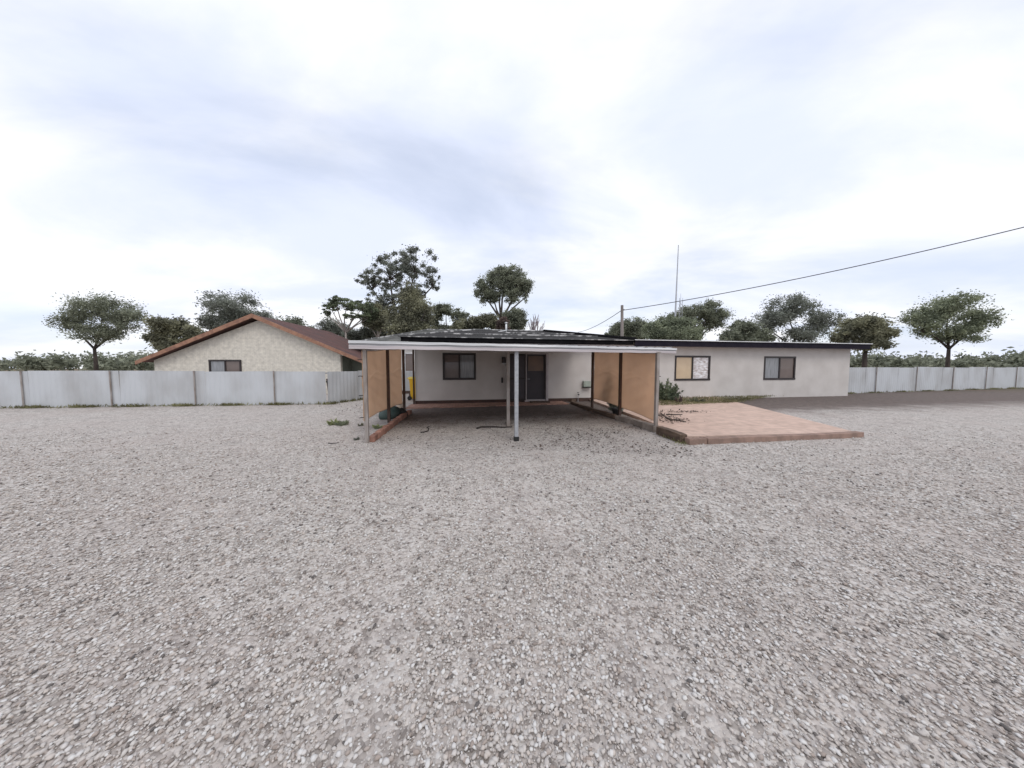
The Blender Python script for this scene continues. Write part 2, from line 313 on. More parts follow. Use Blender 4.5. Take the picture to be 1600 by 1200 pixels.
# loose stones: real little rocks on the nearer gravel
def stones(name, n, xr, sampler, smin, smax, m):
    t = (1 + 5 ** .5) / 2
    iv = np.array([(-1, t, 0), (1, t, 0), (-1, -t, 0), (1, -t, 0), (0, -1, t), (0, 1, t), (0, -1, -t), (0, 1, -t), (t, 0, -1), (t, 0, 1), (-t, 0, -1), (-t, 0, 1)], float); iv /= np.linalg.norm(iv[0])
    fi = np.array([(0, 11, 5), (0, 5, 1), (0, 1, 7), (0, 7, 10), (0, 10, 11), (1, 5, 9), (5, 11, 4), (11, 10, 2), (10, 7, 6), (7, 1, 8), (3, 9, 4), (3, 4, 2), (3, 2, 6), (3, 6, 8), (3, 8, 9), (4, 9, 5), (2, 4, 11), (6, 2, 10), (8, 6, 7), (9, 8, 1)])
    P = sampler(n); X, Y_ = P[:, 0], P[:, 1]
    nzv = .5 + .25 * np.sin(X * 1.9 + 1.7 * np.sin(Y_ * 1.3)) + .25 * np.sin(Y_ * 2.7 + 2.1 * np.sin(X * .9 + 1)) ; keep = .55 + .45 * nzv
    for tx in (-1.35, .1, 1.9, 3.3):                          # tyre tracks curving in to the two bays: stones pushed aside
        keep *= 1 - .6 * np.exp(-((X - tx - .09 * (Y_ - 6) ** 2 * (.35 if tx < 1 else .5)) / .17) ** 2)
    keep *= 1 - np.clip((Y_ - 4.0) / 3.8, 0, 1) ** .8
    P = P[rng.random(len(P)) < keep]; n = len(P)
    s = smin + (smax - smin) * rng.random(n) ** 2.6
    sc3 = np.stack([s * (.8 + .5 * rng.random(n)), s * (.6 + .4 * rng.random(n)), s * (.4 + .35 * rng.random(n))], 1)
    V = iv[None] * (1 + .32 * (rng.random((n, 12, 1)) - .5) * 2) * sc3[:, None]
    a = rng.random(n) * 6.283; ca, sa = np.cos(a)[:, None], np.sin(a)[:, None]
    tl = (rng.random(n) - .5) * 1.1; ct, st = np.cos(tl)[:, None], np.sin(tl)[:, None]
    x, y, z = V[..., 0], V[..., 1], V[..., 2]; y, z = y * ct - z * st, y * st + z * ct; x, y = x * ca - y * sa, x * sa + y * ca
    gzv = np.array([und(p[0], p[1]) for p in P])
    V = np.stack([x + P[:, :1], y + P[:, 1:2], z + (gzv + s * .12 + .004)[:, None]], 2).reshape(-1, 3)
    Fc = (fi[None] + (np.arange(n) * 12)[:, None, None]).reshape(-1)
    me = bpy.data.meshes.new(name); me.vertices.add(len(V)); me.vertices.foreach_set('co', V.ravel().astype(np.float32))
    k = len(Fc) // 3; me.loops.add(len(Fc)); me.loops.foreach_set('vertex_index', Fc.astype(np.int32))
    me.polygons.add(k); me.polygons.foreach_set('loop_start', np.arange(k, dtype=np.int32) * 3); me.update(calc_edges=True)
    o = link(name, me, m); o['kind'] = 'stuff'; return o
sm = bpy.data.materials.new('gravel stones'); sm.use_nodes = True; t_ = sm.node_tree
p_ = t_.nodes['Principled BSDF']; p_.inputs['Roughness'].default_value = .9; p_.inputs['Specular IOR Level'].default_value = .25
g_ = t_.nodes.new('ShaderNodeNewGeometry'); r_ = t_.nodes.new('ShaderNodeValToRGB'); t_.links.new(g_.outputs['Random Per Island'], r_.inputs[0]); e_ = r_.color_ramp.elements
e_[0].position = 0; e_[0].color = (.13, .12, .115, 1); e_[1].position = 1; e_[1].color = (.66, .64, .61, 1)
for q, c_ in ((.12, (.37, .31, .27)), (.3, (.48, .44, .41)), (.55, (.56, .525, .49)), (.7, (.54, .48, .43)), (.85, (.64, .62, .60))): e_.new(q).color = (*c_, 1)
t_.links.new(r_.outputs[0], p_.inputs['Base Color'])
def samp(y0, y1, spread, pw=1.0):
    def f(n):
        y = y0 + (y1 - y0) * rng.random(n) ** pw; x = (rng.random(n) * 2 - 1) * (spread * y + .6); return np.stack([x, y], 1)
    return f
stones('gravel_stones', 100000, None, samp(.45, 2.6, 1.85), .0035, .014, sm)
st2 = stones('gravel_stones', 105000, None, samp(2.6, 7.8, 1.75), .005, .018, sm)
tag_s = None

# ------------------------------------------------------------------ house
HV = 6.3
house = thing('house', 'long low cream rendered house with brown plinth and grey hipped roof behind the carport', 'house', B @ Vector((-.07, HV, 0)), YAW)
HI = Matrix.Translation((.07, -HV, 0))
def H(u, v, z=0): return Vector((u + .07, v - HV, z))
def wp(px, py): return HI @ onv(px, py, HV)          # facade point in house coordinates
wl = wp(692.5, 552.5); wr = wp(742.5, 592)
dl = wp(823, 553.5); dr = wp(853, 627)
WX0, WX1, WZ0, WZ1 = wl.x, wr.x, wr.z, wl.z
DX0, DX1, DZ0, DZ1 = dl.x, dr.x, .12, dl.z
U1 = 10.0; ZT = 2.62; EZ0, EZ1 = 2.60, 2.83; PZ = .16
wm = MB()
def wallrect(mb, x0, x1, z0, z1, holes, y0=0.0, th=.2):
    xs_ = sorted({x0, x1, *[q for h in holes for q in h[:2]]}); zs = sorted({z0, z1, *[q for h in holes for q in h[2:]]})
    for a, b in zip(xs_, xs_[1:]):
        run = None
        for c, d in zip(zs, zs[1:]):
            if any(h[0] <= a and b <= h[1] and h[2] <= c and d <= h[3] for h in holes):
                if run: mb.b2(a, b, y0, y0 + th, *run); run = None
            else: run = (run[0], d) if run else (c, d)
        if run: mb.b2(a, b, y0, y0 + th, *run)
wallrect(wm, 0, U1 + .07, PZ, ZT, [(WX0, WX1, WZ0, WZ1), (DX0, DX1, DZ0, DZ1)])
wm.b2(0, .2, .2, 8.2, PZ, ZT); wm.b2(.2, U1 + .07, 8.0, 8.2, PZ, ZT)
wm.build('wall', M['wall'], house)
pm = MB(); pm.b2(-.012, DX0, -.015, .2, 0, PZ); pm.b2(DX1, U1 + .07, -.015, .2, 0, PZ); pm.b2(-.012, .2, .2, 8.2, 0, PZ)
pm.build('plinth', M['plinth'], house)
MB().b2(DX0, DX1, .01, .4, 0, DZ0).build('threshold', M['trim'], house)
# window
def window(par, x0, x1, z0, z1, y, left, right):
    fr = MB(); t = .055
    fr.b2(x0 - .03, x1 + .03, y - .02, y + .06, z1 - t, z1 + .03); fr.b2(x0 - .03, x1 + .03, y - .035, y + .06, z0 - .04, z0 + t)
    fr.b2(x0 - .03, x0 + t, y - .017, y + .06, z0 + t, z1 - t); fr.b2(x1 - t, x1 + .03, y - .017, y + .06, z0 + t, z1 - t)
    xm = (x0 + x1) / 2; fr.b2(xm - .035, xm + .035, y - .01, y + .06, z0 + t, z1 - t)
    f = fr.build('window', M['dframe'], par)
    MB().b2(x0 + t, xm - .035, y + .03, y + .036, z0 + t, z1 - t).build('pane', left, f)
    MB().b2(xm + .035, x1 - t, y + .03, y + .036, z0 + t, z1 - t).build('pane', right, f)
    return f
def glassy(name, c, c2, rough=.06, **k):
    m = mat(name, c, c2, rough=rough, spec=.7, **k); p = m.node_tree.nodes['Principled BSDF']; p.inputs['Coat Weight'].default_value = .6; p.inputs['Coat Roughness'].default_value = .03; p.inputs['Roughness'].default_value = .8
    return m
M['pane_blind'] = glassy('pane over brown blind', (.16, .12, .105), (.13, .10, .09), scale=2)
M['pane_net'] = glassy('pane over grey curtain', (.30, .31, .33), (.20, .21, .22), scale=5, stretch=(5, 1, .4))
M['pane_cream'] = glassy('pane over cream blind', (.62, .48, .32), (.55, .42, .28), scale=2)
M['pane_reflection'] = glassy('pane with painted white reflection', (.88, .88, .90), (.45, .38, .36), scale=5, stretch=(1, 1, 3))  # white reflection painted into the pane colour as streaks
window(house, WX0, WX1, WZ0, WZ1, 0, M['pane_blind'], M['pane_net'])
# door
df = MB(); df.b2(DX0 - .09, DX0, -.03, .1, 0, DZ1 + .06); df.b2(DX1, DX1 + .1, -.03, .1, 0, DZ1 + .06); df.b2(DX0, DX1, -.025, .1, DZ1, DZ1 + .06)
dfo = df.build('door_frame', M['trim'], house)
dd = MB(); dd.b2(DX0, DX1, .13, .17, DZ0, DZ1); ddo = dd.build('door', M['door'], house)
MB().b2(DX0 + .1, DX1 - .1, .115, .129, DZ1 - .75, DZ1 - .08).build('pane', M['doorpane'], ddo)
MB().tube([(DX0 + .07, .13, 1.05), (DX0 + .07, .08, 1.05), (DX0 + .17, .08, 1.05)], .012).build('handle', M['galv'], ddo)
# screen door folded open to the left of the doorway
sd = MB(); sw, sh = .80, DZ1 - .1
Ms = Matrix.Translation((DX0 - .06, -.05, .1)) @ Matrix.Rotation(R(180 + 9), 4, 'Z')
def sbox(mb, x0, x1, y0, y1, z0, z1):
    vs = [Ms @ Vector((x, y, z)) for x in (x0, x1) for y in (y0, y1) for z in (z0, z1)]
    mb.add(vs, [(0, 1, 3, 2), (4, 6, 7, 5), (0, 4, 5, 1), (2, 3, 7, 6), (0, 2, 6, 4), (1, 5, 7, 3)])
sbox(sd, 0, .06, 0, .03, 0, sh); sbox(sd, sw - .06, sw, 0, .03, 0, sh); sbox(sd, .06, sw - .06, 0, .03, 0, .09); sbox(sd, .06, sw - .06, 0, .03, sh - .07, sh); sbox(sd, .06, sw - .06, 0, .03, .95, 1.02)
sdo = sd.build('screen_door', M['dframe'], house); mm_ = MB(); sbox(mm_, .06, sw - .06, .012, .018, .09, sh - .07); mm_.build('screen_mesh', M['door'], sdo)
# downpipe on the left corner
MB().tube([(-.05, -.06, .02), (-.05, -.06, 2.45), (-.05, -.22, 2.6)], .04).build('downpipe', M['rustpost'], house, True)
# soffit, fascia, gutter
ov = .45
sf = MB(); sf.b2(-ov, U1 + .4, -ov + .05, 0.0, 2.575, 2.6); sf.build('soffit', M['trim'], house)
gt = MB(); gt.b2(-ov, U1 - .3, -ov - .03, -ov + .05, EZ0 + .03, EZ1 - .02); gt.build('fascia', M['black'], house)
MB().b2(-ov - .04, U1 - .25, -ov - .09, -ov - .03, EZ1 - .035, EZ1).build('gutter', M['cap'], house)
# hipped roof
RV = 4.35; rz = 3.76; ra_, rb_ = H(2.55, 0).x, H(6.75, 0).x
x0, x1, y0, y1 = -ov - .08, U1 - .2, -ov - .06, 8.6
rf = MB(); V8 = [(x0, y0, EZ1), (x1, y0, EZ1), (x1, y1, EZ1), (x0, y1, EZ1), (ra_, RV, rz), (rb_, RV, rz)]
rf.add(V8, [(0, 1, 5, 4), (1, 2, 5), (2, 3, 4, 5), (3, 0, 4)]); rf.add([(a, b, c - .03) for a, b, c in V8[:4]], [(3, 2, 1, 0)])
roof = rf.build('roof', M['roof'], house)
cp = MB(); cp.tube([V8[4], V8[5]], .06, 6); cp.tube([V8[0], V8[4]], .055, 6); cp.build('ridge_cap', M['cap'], roof)
cp = MB(); cp.tube([V8[5], V8[1]], .12, 6); cp.build('ridge_cap', M['black'], roof)
# walkway batten line across the roof slope and patched sheet edges
def onroof(x, k): # k 0 eave..1 ridge
    return Vector((x, y0 + (RV - y0) * k, EZ1 + (rz - EZ1) * k + .02))
ln = MB()
for k, a, b in ((.28, 1.2, 8.6), (.55, 4.0, 7.9)): ln.tube([onroof(a, k), onroof((a + b) / 2, k), onroof(b, k)], .035, 6)
ln.build('roof_batten', M['cap'], roof)
# flue
fp = at(791, 517, (B @ Vector((4.2, HV + 3.6, 0))).y); fl = Matrix.Translation((.07, -HV, 0)) @ Bi @ fp
fm = MB(); fm.tube([(fl.x, fl.y, 3.4), (fl.x, fl.y, fl.z + .42)], .055, 10); fm.lathe([(.0, .42), (.09, .42), (.09, .46), (.0, .5)], (fl.x, fl.y, fl.z), 10)
fm.tube([(fl.x - .5, fl.y - .25, fl.z - .1), (fl.x, fl.y - .02, fl.z + .02)], .03, 6)
fm.build('flue', M['whitemetal'], roof, True)
# right wing under a flat roof, same facade line
wing = thing('house_wing', 'cream flat roofed wing with deep dark fascia running off to the right of the carport', 'house', B @ Vector((U1 + .01, HV, 0)), YAW)
WI = Matrix.Translation((-U1 - .01, -HV, 0))
a_ = WI @ onv(1055.5, 556.5, HV); b_ = WI @ onv(1108, 593, HV); WL = 13.0
wm = MB(); wx = [(a_.x, b_.x, b_.z, a_.z), (a_.x + 5.2, b_.x + 5.2, b_.z, a_.z)]
wallrect(wm, 0, WL, 0, 2.6, wx); wm.b2(WL - .2, WL, .2, 7, 0, 2.6); wm.b2(0, .2, .2, 7, 2.0, 2.6); wm.build('wall', M['wall'], wing)
for q, h in enumerate(wx): window(wing, *h, 0, *((M['pane_cream'], M['pane_reflection']), (M['pane_net'], M['pane_blind']))[q])
MB().b2(-.3, WL + .5, -.5, -.45, 2.56, 2.815).build('fascia', M['navy'], wing)
MB().b2(-.3, WL + .45, -.449, 0, 2.575, 2.6).build('soffit', M['trim'], wing)
rm = MB(); rm.add([(-.35, -.56, 2.82), (WL + .55, -.56, 2.82), (WL + .55, 7.3, 2.95), (-.35, 7.3, 2.95), (-.35, -.56, 2.855), (WL + .55, -.56, 2.855), (WL + .55, 7.3, 2.985), (-.35, 7.3, 2.985)],
       [(3, 2, 1, 0), (4, 5, 6, 7), (0, 1, 5, 4), (1, 2, 6, 5), (2, 3, 7, 6), (3, 0, 4, 7)]); rm.build('roof', M['whitemetal'], wing)

# ------------------------------------------------------------------ carport
cpt = thing('carport', 'wide flat roofed steel carport on slim posts with a streaky white front edge', 'carport', O, YAW)
postsL = [bl(gp(574, 691)), bl(gp(608, 660)), bl(gp(632, 646))]
postsR = [bl(gp(1024.5, 667, .12)), bl(gp(968, 653, .02)), bl(gp(925, 640.5))]
pc = at(808, 600, 6.42); pcl = bl(pc); pb = bl(gp(794, 664))
FU0, FU1, FV = -.30, 7.02, -.12
def zroof(v): return 1.96 + .075 * (v - FV)
def zr(u): return -.03 * (u - FU0) / (FU1 - FU0)
fa = MB()
def strip(mb, z0, z1, v0, v1, u0=FU0, u1=FU1):
    n = 24; vs = []
    for i in range(n + 1):
        u = u0 + (u1 - u0) * i / n; w_ = .004 * math.sin(i * 2.3)
        k_ = 1 - .27 * i / n; zz0, zz1 = 1.935 + (z0 - 1.935) * k_, 1.935 + (z1 - 1.935) * k_
        for (v, z) in ((v0, zz0), (v0, zz1), (v1, zz1), (v1, zz0)): vs.append((u, v, z + zr(u) + w_))
    fs = [(i * 4 + a, (i + 1) * 4 + a, (i + 1) * 4 + (a + 1) % 4, i * 4 + (a + 1) % 4) for i in range(n) for a in range(4)]
    fs += [(0, 1, 2, 3), (n * 4 + 3, n * 4 + 2, n * 4 + 1, n * 4)]
    mb.add(vs, fs)
f1 = MB(); strip(f1, 2.045, 2.098, FV - .03, FV + .10); f1.build('gutter_lip', M['whitemetal'], cpt)
f2 = MB(); strip(f2, 2.005, 2.044, FV, FV + .05); f2.build('gutter', M['greymetal'], cpt)
f3 = MB(); strip(f3, 1.935, 2.004, FV - .012, FV + .05); f3.build('fascia', M['pinkmetal'], cpt)
rfm = MB(); n = 90
vs = []
for i in range(n + 1):
    u = FU0 + (FU1 - FU0) * i / n; rib = .025 if i % 3 == 0 else 0
    for v in (FV + .11, 6.22): vs += [(u, v, zroof(v) + .10 + rib + zr(u)), (u, v, zroof(v) + .094 + rib + zr(u))]
fs = []
for i in range(n):
    a, b = i * 4, i * 4 + 4
    fs += [(a, b, b + 2, a + 2), (a + 1, a + 3, b + 3, b + 1), (a, a + 1, b + 1, b), (a + 2, b + 2, b + 3, a + 3)]
rfm.add(vs, fs); rfm.build('roof', M['carroof'], cpt)
for q, v in enumerate((1.4, 2.9, 4.3, 5.7)):
    MB().b2(FU0 + .05, FU1 - .05, v - .03, v + .03, zroof(v) - .01, zroof(v) + .06).build('purlin', M['greymetal'], cpt)
for pl, dn in ((postsL, .0), (postsR, .0)):
    ua, ub = pl[0], pl[2]; d = (ub - ua)
    e = ua + d * 1.45
    bm_ = MB(); bm_.tube([(ua.x, ua.y + .08, zroof(ua.y) - .03), (e.x, min(e.y, 5.8), zroof(min(e.y, 5.8)) - .03)], .035, 6); bm_.build('side_beam', M['greymetal'], cpt)
def post(l, z0, m, r=.033, sq=True, foot=None):
    top = zroof(l.y) - .02 + zr(l.x); w0 = B @ Vector((l.x, l.y, 0)); z0 = z0 + gz(w0.x, w0.y)
    p = MB(); p.b2(l.x - r, l.x + r, l.y - r, l.y + r, z0 - .05, top)
    p.b2(l.x - r * 1.6, l.x + r * 1.6, l.y - r * 1.3, l.y + r * 1.3, top, top + .02)
    o = p.build('post', m, cpt)
    if foot:
        q = MB(); q.b2(l.x - r - .012, l.x + r + .012, l.y - r - .012, l.y + r + .012, z0 - .05, z0 + .10); q.build('post_foot', foot, o)
    return o
post(Vector((postsL[0].x, max(postsL[0].y, 0), 0)), 0, M['postpaint'], .034)
post(postsL[1], 0, M['rustpost'], .036); post(postsL[2], 0, M['rustpost'], .038)
post(Vector((postsR[0].x, postsR[0].y, 0)), .1, M['postpaint'], .036)
post(postsR[1], .02, M['rustpost'], .036); post(postsR[2], 0, M['rustpost'], .038)
post(Vector((pcl.x, .05, 0)), 0, M['whitemetal'] if False else M['galv'], .042, foot=M['rubber'])
post(Vector((pb.x, pb.y, 0)), 0, M['postpaint'], .04)

# ------------------------------------------------------------------ shade cloth screens
def screen(name, label, pts, zt, zb, side, pleats, ties, tie_dir, seed):
    rr = random.Random(seed); t = thing(name, label, 'shade screen', B @ Vector((pts[0].x, pts[0].y, 0)), YAW)
    o0 = Vector((pts[0].x, pts[0].y, 0)); nu, nvv = 60, 60; vs = []
    L_ = [(p - pts[0]).length for p in pts]; T = L_[-1]
    for i in range(nu + 1):
        s = i / nu * T; k = 0
        while k < len(pts) - 2 and s > L_[k + 1]: k += 1
        f = (s - L_[k]) / (L_[k + 1] - L_[k]); p = pts[k].lerp(pts[k + 1], f)
        sag = math.sin(math.pi * f)
        for j in range(nvv + 1):
            h = j / nvv; z0 = zb(i / nu) + .025 * sag; z1 = zt(p.y) - .02 * sag
            bulge = side * (.012 + .06 * sag * math.sin(math.pi * h) + .012 * math.exp(-((h - .62 - .03 * math.sin(i * .35)) / .02) ** 2) + .009 * math.exp(-((h - .55 + .04 * math.sin(i * .22 + 1)) / .025) ** 2) + .006 * math.sin(h * 31 + i * .4) * sag + .003 * math.sin(i * .7 + h * 14))
            vs.append((p.x + bulge - o0.x, p.y - o0.y, z0 + (z1 - z0) * h))
    fs = [(i * (nvv + 1) + j, (i + 1) * (nvv + 1) + j, (i + 1) * (nvv + 1) + j + 1, i * (nvv + 1) + j + 1) for i in range(nu) for j in range(nvv)]
    m = MB(); m.v = vs; m.f = fs; c = m.build('cloth', M['cloth'], t, True); s_ = c.modifiers.new('thick', 'SOLIDIFY'); s_.thickness = .003
    hm = MB(); hm.tube([Vector(vs[i * (nvv + 1)]) for i in range(nu + 1)], .009, 6); hm.tube([Vector(vs[i * (nvv + 1) + nvv]) for i in range(nu + 1)], .009, 6)
    hm.tube([Vector(vs[j]) for j in range(nvv + 1)], .008, 6); hm.build('hem', M['cloth_hem'], t)
    for zz in ties:
        tt = MB(); tt.tube([(side * .01, .0, zz), (tie_dir * .055, -.03, zz + .005), (tie_dir * .085, -.04, zz - .004)], .008, 6); tt.build('tie', M['rubber'], t)
    return t
M['cloth_hem'] = mat('cloth hem', (.62, .42, .28), None, 5, .9)
LP = [Vector((p.x - .05, p.y, 0)) for p in (Vector((postsL[0].x, max(postsL[0].y, 0) + .02, 0)), postsL[1], postsL[2])]
screen('shade_screen', 'beige shade cloth stretched along the left side of the carport', LP, lambda v: zroof(v) - .07, lambda f: .45 - .12 * f, -1, 3, (.52, .98, 1.38, 1.72), -1, 1)
RP = [Vector((p.x + .05, p.y, 0)) for p in (postsR[0], postsR[1], postsR[2])]; RP[0] = RP[0] + Vector((-.07, 0, 0)); RP.append(RP[2] + (RP[2] - RP[1]) * .05)
screen('shade_screen', 'beige shade cloth along the right side of the carport, dark blotch near its far end', RP[:3], lambda v: zroof(v) - .06, lambda f: .25 + .17 * f, 1, 3, (.4, 1.05, 1.35), 1, 2)

# ------------------------------------------------------------------ paving and edging
def flat(name, pts, z, m, th=None):
    c = sum((Vector(p) for p in pts), Vector()) / len(pts); mb = MB(); n = len(pts)
    vs = [Bi @ Vector((p[0], p[1], 0)) for p in pts]; vs = [Vector((p.x, p.y, z)) for p in vs]
    if th: mb.add(vs + [p - Vector((0, 0, th)) for p in vs], [tuple(range(n)), tuple(range(2 * n - 1, n - 1, -1))] + [(i, i + n, (i + 1) % n + n, (i + 1) % n) for i in range(n)])
    else: mb.add(vs, [tuple(range(n))])
    o = mb.build(name, m); o.matrix_world = B.copy(); return structure(o)
wstrip = [B @ Vector((-.25, 5.0, 0)), B @ Vector((2.6, 5.15, 0)), B @ Vector((6.4, 5.35, 0)), B @ Vector((6.4, HV - .02, 0)), B @ Vector((-.25, HV - .02, 0))]
flat('path', wstrip, .03, M['paver'], .05)
k3, k4 = gp(1030, 672), gp(1072, 690)
e1 = k4 + Vector((4.2, .5, 0)); pt = [k3 + Vector((.06, .10, 0)), k4 + Vector((.05, .12, 0)), e1, B @ Vector((14.6, HV - .02, 0)), B @ Vector((7.75, HV - .02, 0)), B @ Vector((7.1, 1.4, 0))]
flat('patio', [pt[0], pt[1], pt[2], pt[3], pt[4], pt[5]], .085, M['patio'], .12)
e1_k = e1 + Vector((0, -.06, 0))
bstrip = [gp(1030, 634, .08), gp(1110, 632, .08), B @ Vector((16, HV - .03, 0)), B @ Vector((8.2, HV - .03, 0))]

# red brick edging on the left: every brick one of a loop of short blocks in one kerb
def kerb_line(a, b, n, w_, h, rr):
    mb = MB(); d = (b - a); L_ = d.length / n; ang = math.atan2(d.y, d.x)
    for i in range(n):
        c = a + d * ((i + .5) / n); Mr = Matrix.Rotation(ang + rr.uniform(-.05, .05), 3, 'Z') @ Matrix.Rotation(rr.uniform(-.06, .06), 3, 'Y')
        mb.box((c.x + rr.uniform(-.012, .012) - a.x, c.y + rr.uniform(-.012, .012) - a.y, h / 2 + rr.uniform(-.015, .01)), (L_ * .94, w_, h), Mr)
    return mb
rr = random.Random(4)
ka, kb = gp(581, 690), gp(640, 646)
o = kerb_line(ka, kb, 17, .12, .13, rr).build('brick_kerb', M['brick'], bevel=.008); o.location = ka
tag(o, 'row of red edging bricks set along the foot of the left carport posts', 'kerb')
def beam(name, label, cat, a, b, w_, h, m, z=0, group=None, roll=0):
    d = b - a; ang = math.atan2(d.y, d.x); n = 10; L_ = d.length; mb = MB(); vs = []
    for i in range(n + 1):
        x = L_ * i / n; q = rr.uniform(-.008, .008); e = rr.uniform(-.01, .01)
        for (yy, zz) in ((-w_ / 2, 0), (-w_ / 2, h), (w_ / 2, h), (w_ / 2, 0)): vs.append((x, yy + q, (zz + e if zz else -.03)))
    fs = [(i * 4 + k, i * 4 + (k + 1) % 4, (i + 1) * 4 + (k + 1) % 4, (i + 1) * 4 + k) for i in range(n) for k in range(4)] + [(3, 2, 1, 0), (n * 4, n * 4 + 1, n * 4 + 2, n * 4 + 3)]
    mb.add(vs, fs); o = mb.build(name, m, bevel=.012); o.location = (a.x, a.y, z); o.rotation_euler = (roll, 0, ang); return tag(o, label, cat, group)
GK = 'edging pieces along the right of the carport'
beam('garden_sleeper', 'dark timber sleeper lying nearest the house wall on the right edging line', 'edging', gp(893, 631), gp(926, 643), .13, .12, M['sleeper'], group=GK)
beam('garden_sleeper', 'brown timber sleeper between the far and the middle right carport posts', 'edging', gp(928, 644), gp(962, 655), .14, .13, M['sleeper'], group=GK)
beam('kerb_block', 'pale concrete kerb block in front of the middle right carport post', 'edging', gp(964, 656), gp(990, 663), .16, .14, M['concrete'], group=GK)
beam('garden_sleeper', 'split greyish sleeper running to the foot of the right front carport post', 'edging', gp(992, 664), gp(1026, 675), .15, .15, M['concrete'], group=GK)
beam('garden_sleeper', 'thick brown sleeper holding the corner of the pink paving', 'edging', gp(1030, 677), gp(1068, 691), .17, .17, M['sleeper'], group=GK)
beam('kerb_block', 'reddish rounded edging block at the front of the pink paving', 'edging', gp(1073, 693), gp(1100, 692), .15, .11, M['redblock'], group=GK)
beam('kerb_block', 'reddish edging block continuing right along the front of the pink paving', 'edging', gp(1102, 692.5), e1_k, .15, .11, M['redblock'], group=GK)
for nm, lab, px, py, s in (('brick', 'dark loose brick against the wall at the end of the edging', 895, 628, (.26, .16, .14)),):
    o = MB().box((0, 0, s[2] / 2), s).build(nm, M['sleeper'], bevel=.01); o.location = gp(px, py); o.rotation_euler = (0, .06, .5); tag(o, lab, 'brick')

# ------------------------------------------------------------------ fittings on the facade
def wallthing(name, label, cat, px, py):
    p = onv(px, py, HV - .001); return thing(name, label, cat, B @ p, YAW)
t = wallthing('wall_lamp', 'small dark wall lamp with a pale lens between the window and the door', 'lamp', 787, 563)
MB().b2(-.09, .09, -.14, -.002, -.12, .14).build('housing', M['dframe'], t, bevel=.01); MB().b2(-.10, .10, -.17, -.01, -.165, -.121).build('lens', M['lamp'], t, bevel=.01)
t = wallthing('power_outlet', 'small dark outlet low on the wall below the wall lamp', 'outlet', 784.5, 594)
MB().b2(-.04, .04, -.05, 0, -.12, .12).build('cover', M['dframe'], t, bevel=.005); MB().b2(-.02, .02, -.06, -.051, -.02, .05).build('switch', M['rubber'], t)
t = wallthing('meter_box', 'small pale green meter box on the cream wall right of the door', 'meter box', 915.5, 600)
MB().b2(-.17, .17, -.16, -.002, -.12, .14).build('housing', M['box'], t, bevel=.01); MB().b2(-.19, .21, -.19, -.01, -.165, -.121).build('shadow_slab', M['rubber'], t)  # black slab added below the housing to paint in its shadow
MB().b2(-.12, .12, -.168, -.161, -.07, .10).build('lid', M['box'], t)
p = bl(gp(908, 629)); t = thing('garden_tap', 'grey standpipe tap rising from the ground below the meter box', 'tap', B @ Vector((p.x, HV - .12, 0)), YAW)
MB().tube([(0, 0, 0), (0, 0, .36)], .016, 8).build('pipe', M['greymetal'], t); MB().tube([(0, .03, .34), (0, -.07, .36), (0, -.11, .31)], .022, 8).tube([(-.045, 0, .42), (.045, 0, .42)], .014, 8).build('tap_head', M['rubber'], t)
p = onv(843, 632, HV - .3); dm = MB(); dm.b2(-.42, .42, -.2, .2, 0, .045); o = dm.build('doormat', M['sleeper'], bevel=.01); o.location = B @ Vector((p.x, HV - .34, .031)); o.rotation_euler = (0, 0, YAW); tag(o, 'dark doormat lying before the house door', 'doormat')

# ------------------------------------------------------------------ yellow bin
bc = B @ Vector((-.375, HV + 1.95, 0))
t = thing('wheelie_bin', 'bright yellow wheelie bin tucked behind the left corner of the house', 'bin', bc, YAW); t.scale = (1, 1, 1.07)
bb = MB(); n = 5
prof = [(0.06, .19, .20), (.5, .22, .235), (.90, .245, .265), (.93, .27, .29), (.96, .27, .29)]
vs = []
for z, a, b in prof: vs += [(-a, -b, z), (a, -b, z), (a, b, z), (-a, b, z)]
fs = [(i * 4 + k, i * 4 + (k + 1) % 4, (i + 1) * 4 + (k + 1) % 4, (i + 1) * 4 + k) for i in range(4) for k in range(4)] + [(3, 2, 1, 0)]
bb.add(vs, fs); bb.build('body', M['yellow'], t, bevel=.02)
ld = MB(); ld.add([(-.31, -.3, .962), (.28, -.3, .962), (.28, .3, .962), (-.31, .3, .962), (-.27, -.24, 1.05), (.24, -.24, 1.03), (.24, .24, 1.03), (-.27, .24, 1.05)], [(3, 2, 1, 0), (4, 5, 6, 7), (0, 1, 5, 4), (1, 2, 6, 5), (2, 3, 7, 6), (3, 0, 4, 7)])
ld.build('lid', M['yellowlid'], t, bevel=.015)
for s in (-1, 1):
    wv = MB(); wv.tube([(-.24, s * .26 - .025, .1), (-.24, s * .26 + .025, .1)], .1, 16); wv.build('wheel', M['rubber'], t, bevel=.006)
MB().tube([(-.24, -.24, .1), (-.24, .24, .1)], .015, 6).build('axle', M['rubber'], t); MB().tube([(-.34, -.2, .98), (-.34, .2, .98)], .016, 6).build('handle', M['yellow'], t)

# black trestle bar beside the bin
a = at(626, 617, 14.6); o = MB().box((0, 0, 0), (1.0, .10, .14)).b2(-.42, -.34, -.04, .04, -.32, -.07).b2(.34, .42, -.04, .04, -.32, -.07).build('low_bench', M['rustpost'], bevel=.01)
o.location = (a.x + .1, 14.6, .32); tag(o, 'low dark bench standing in the gap beside the yellow bin', 'bench')

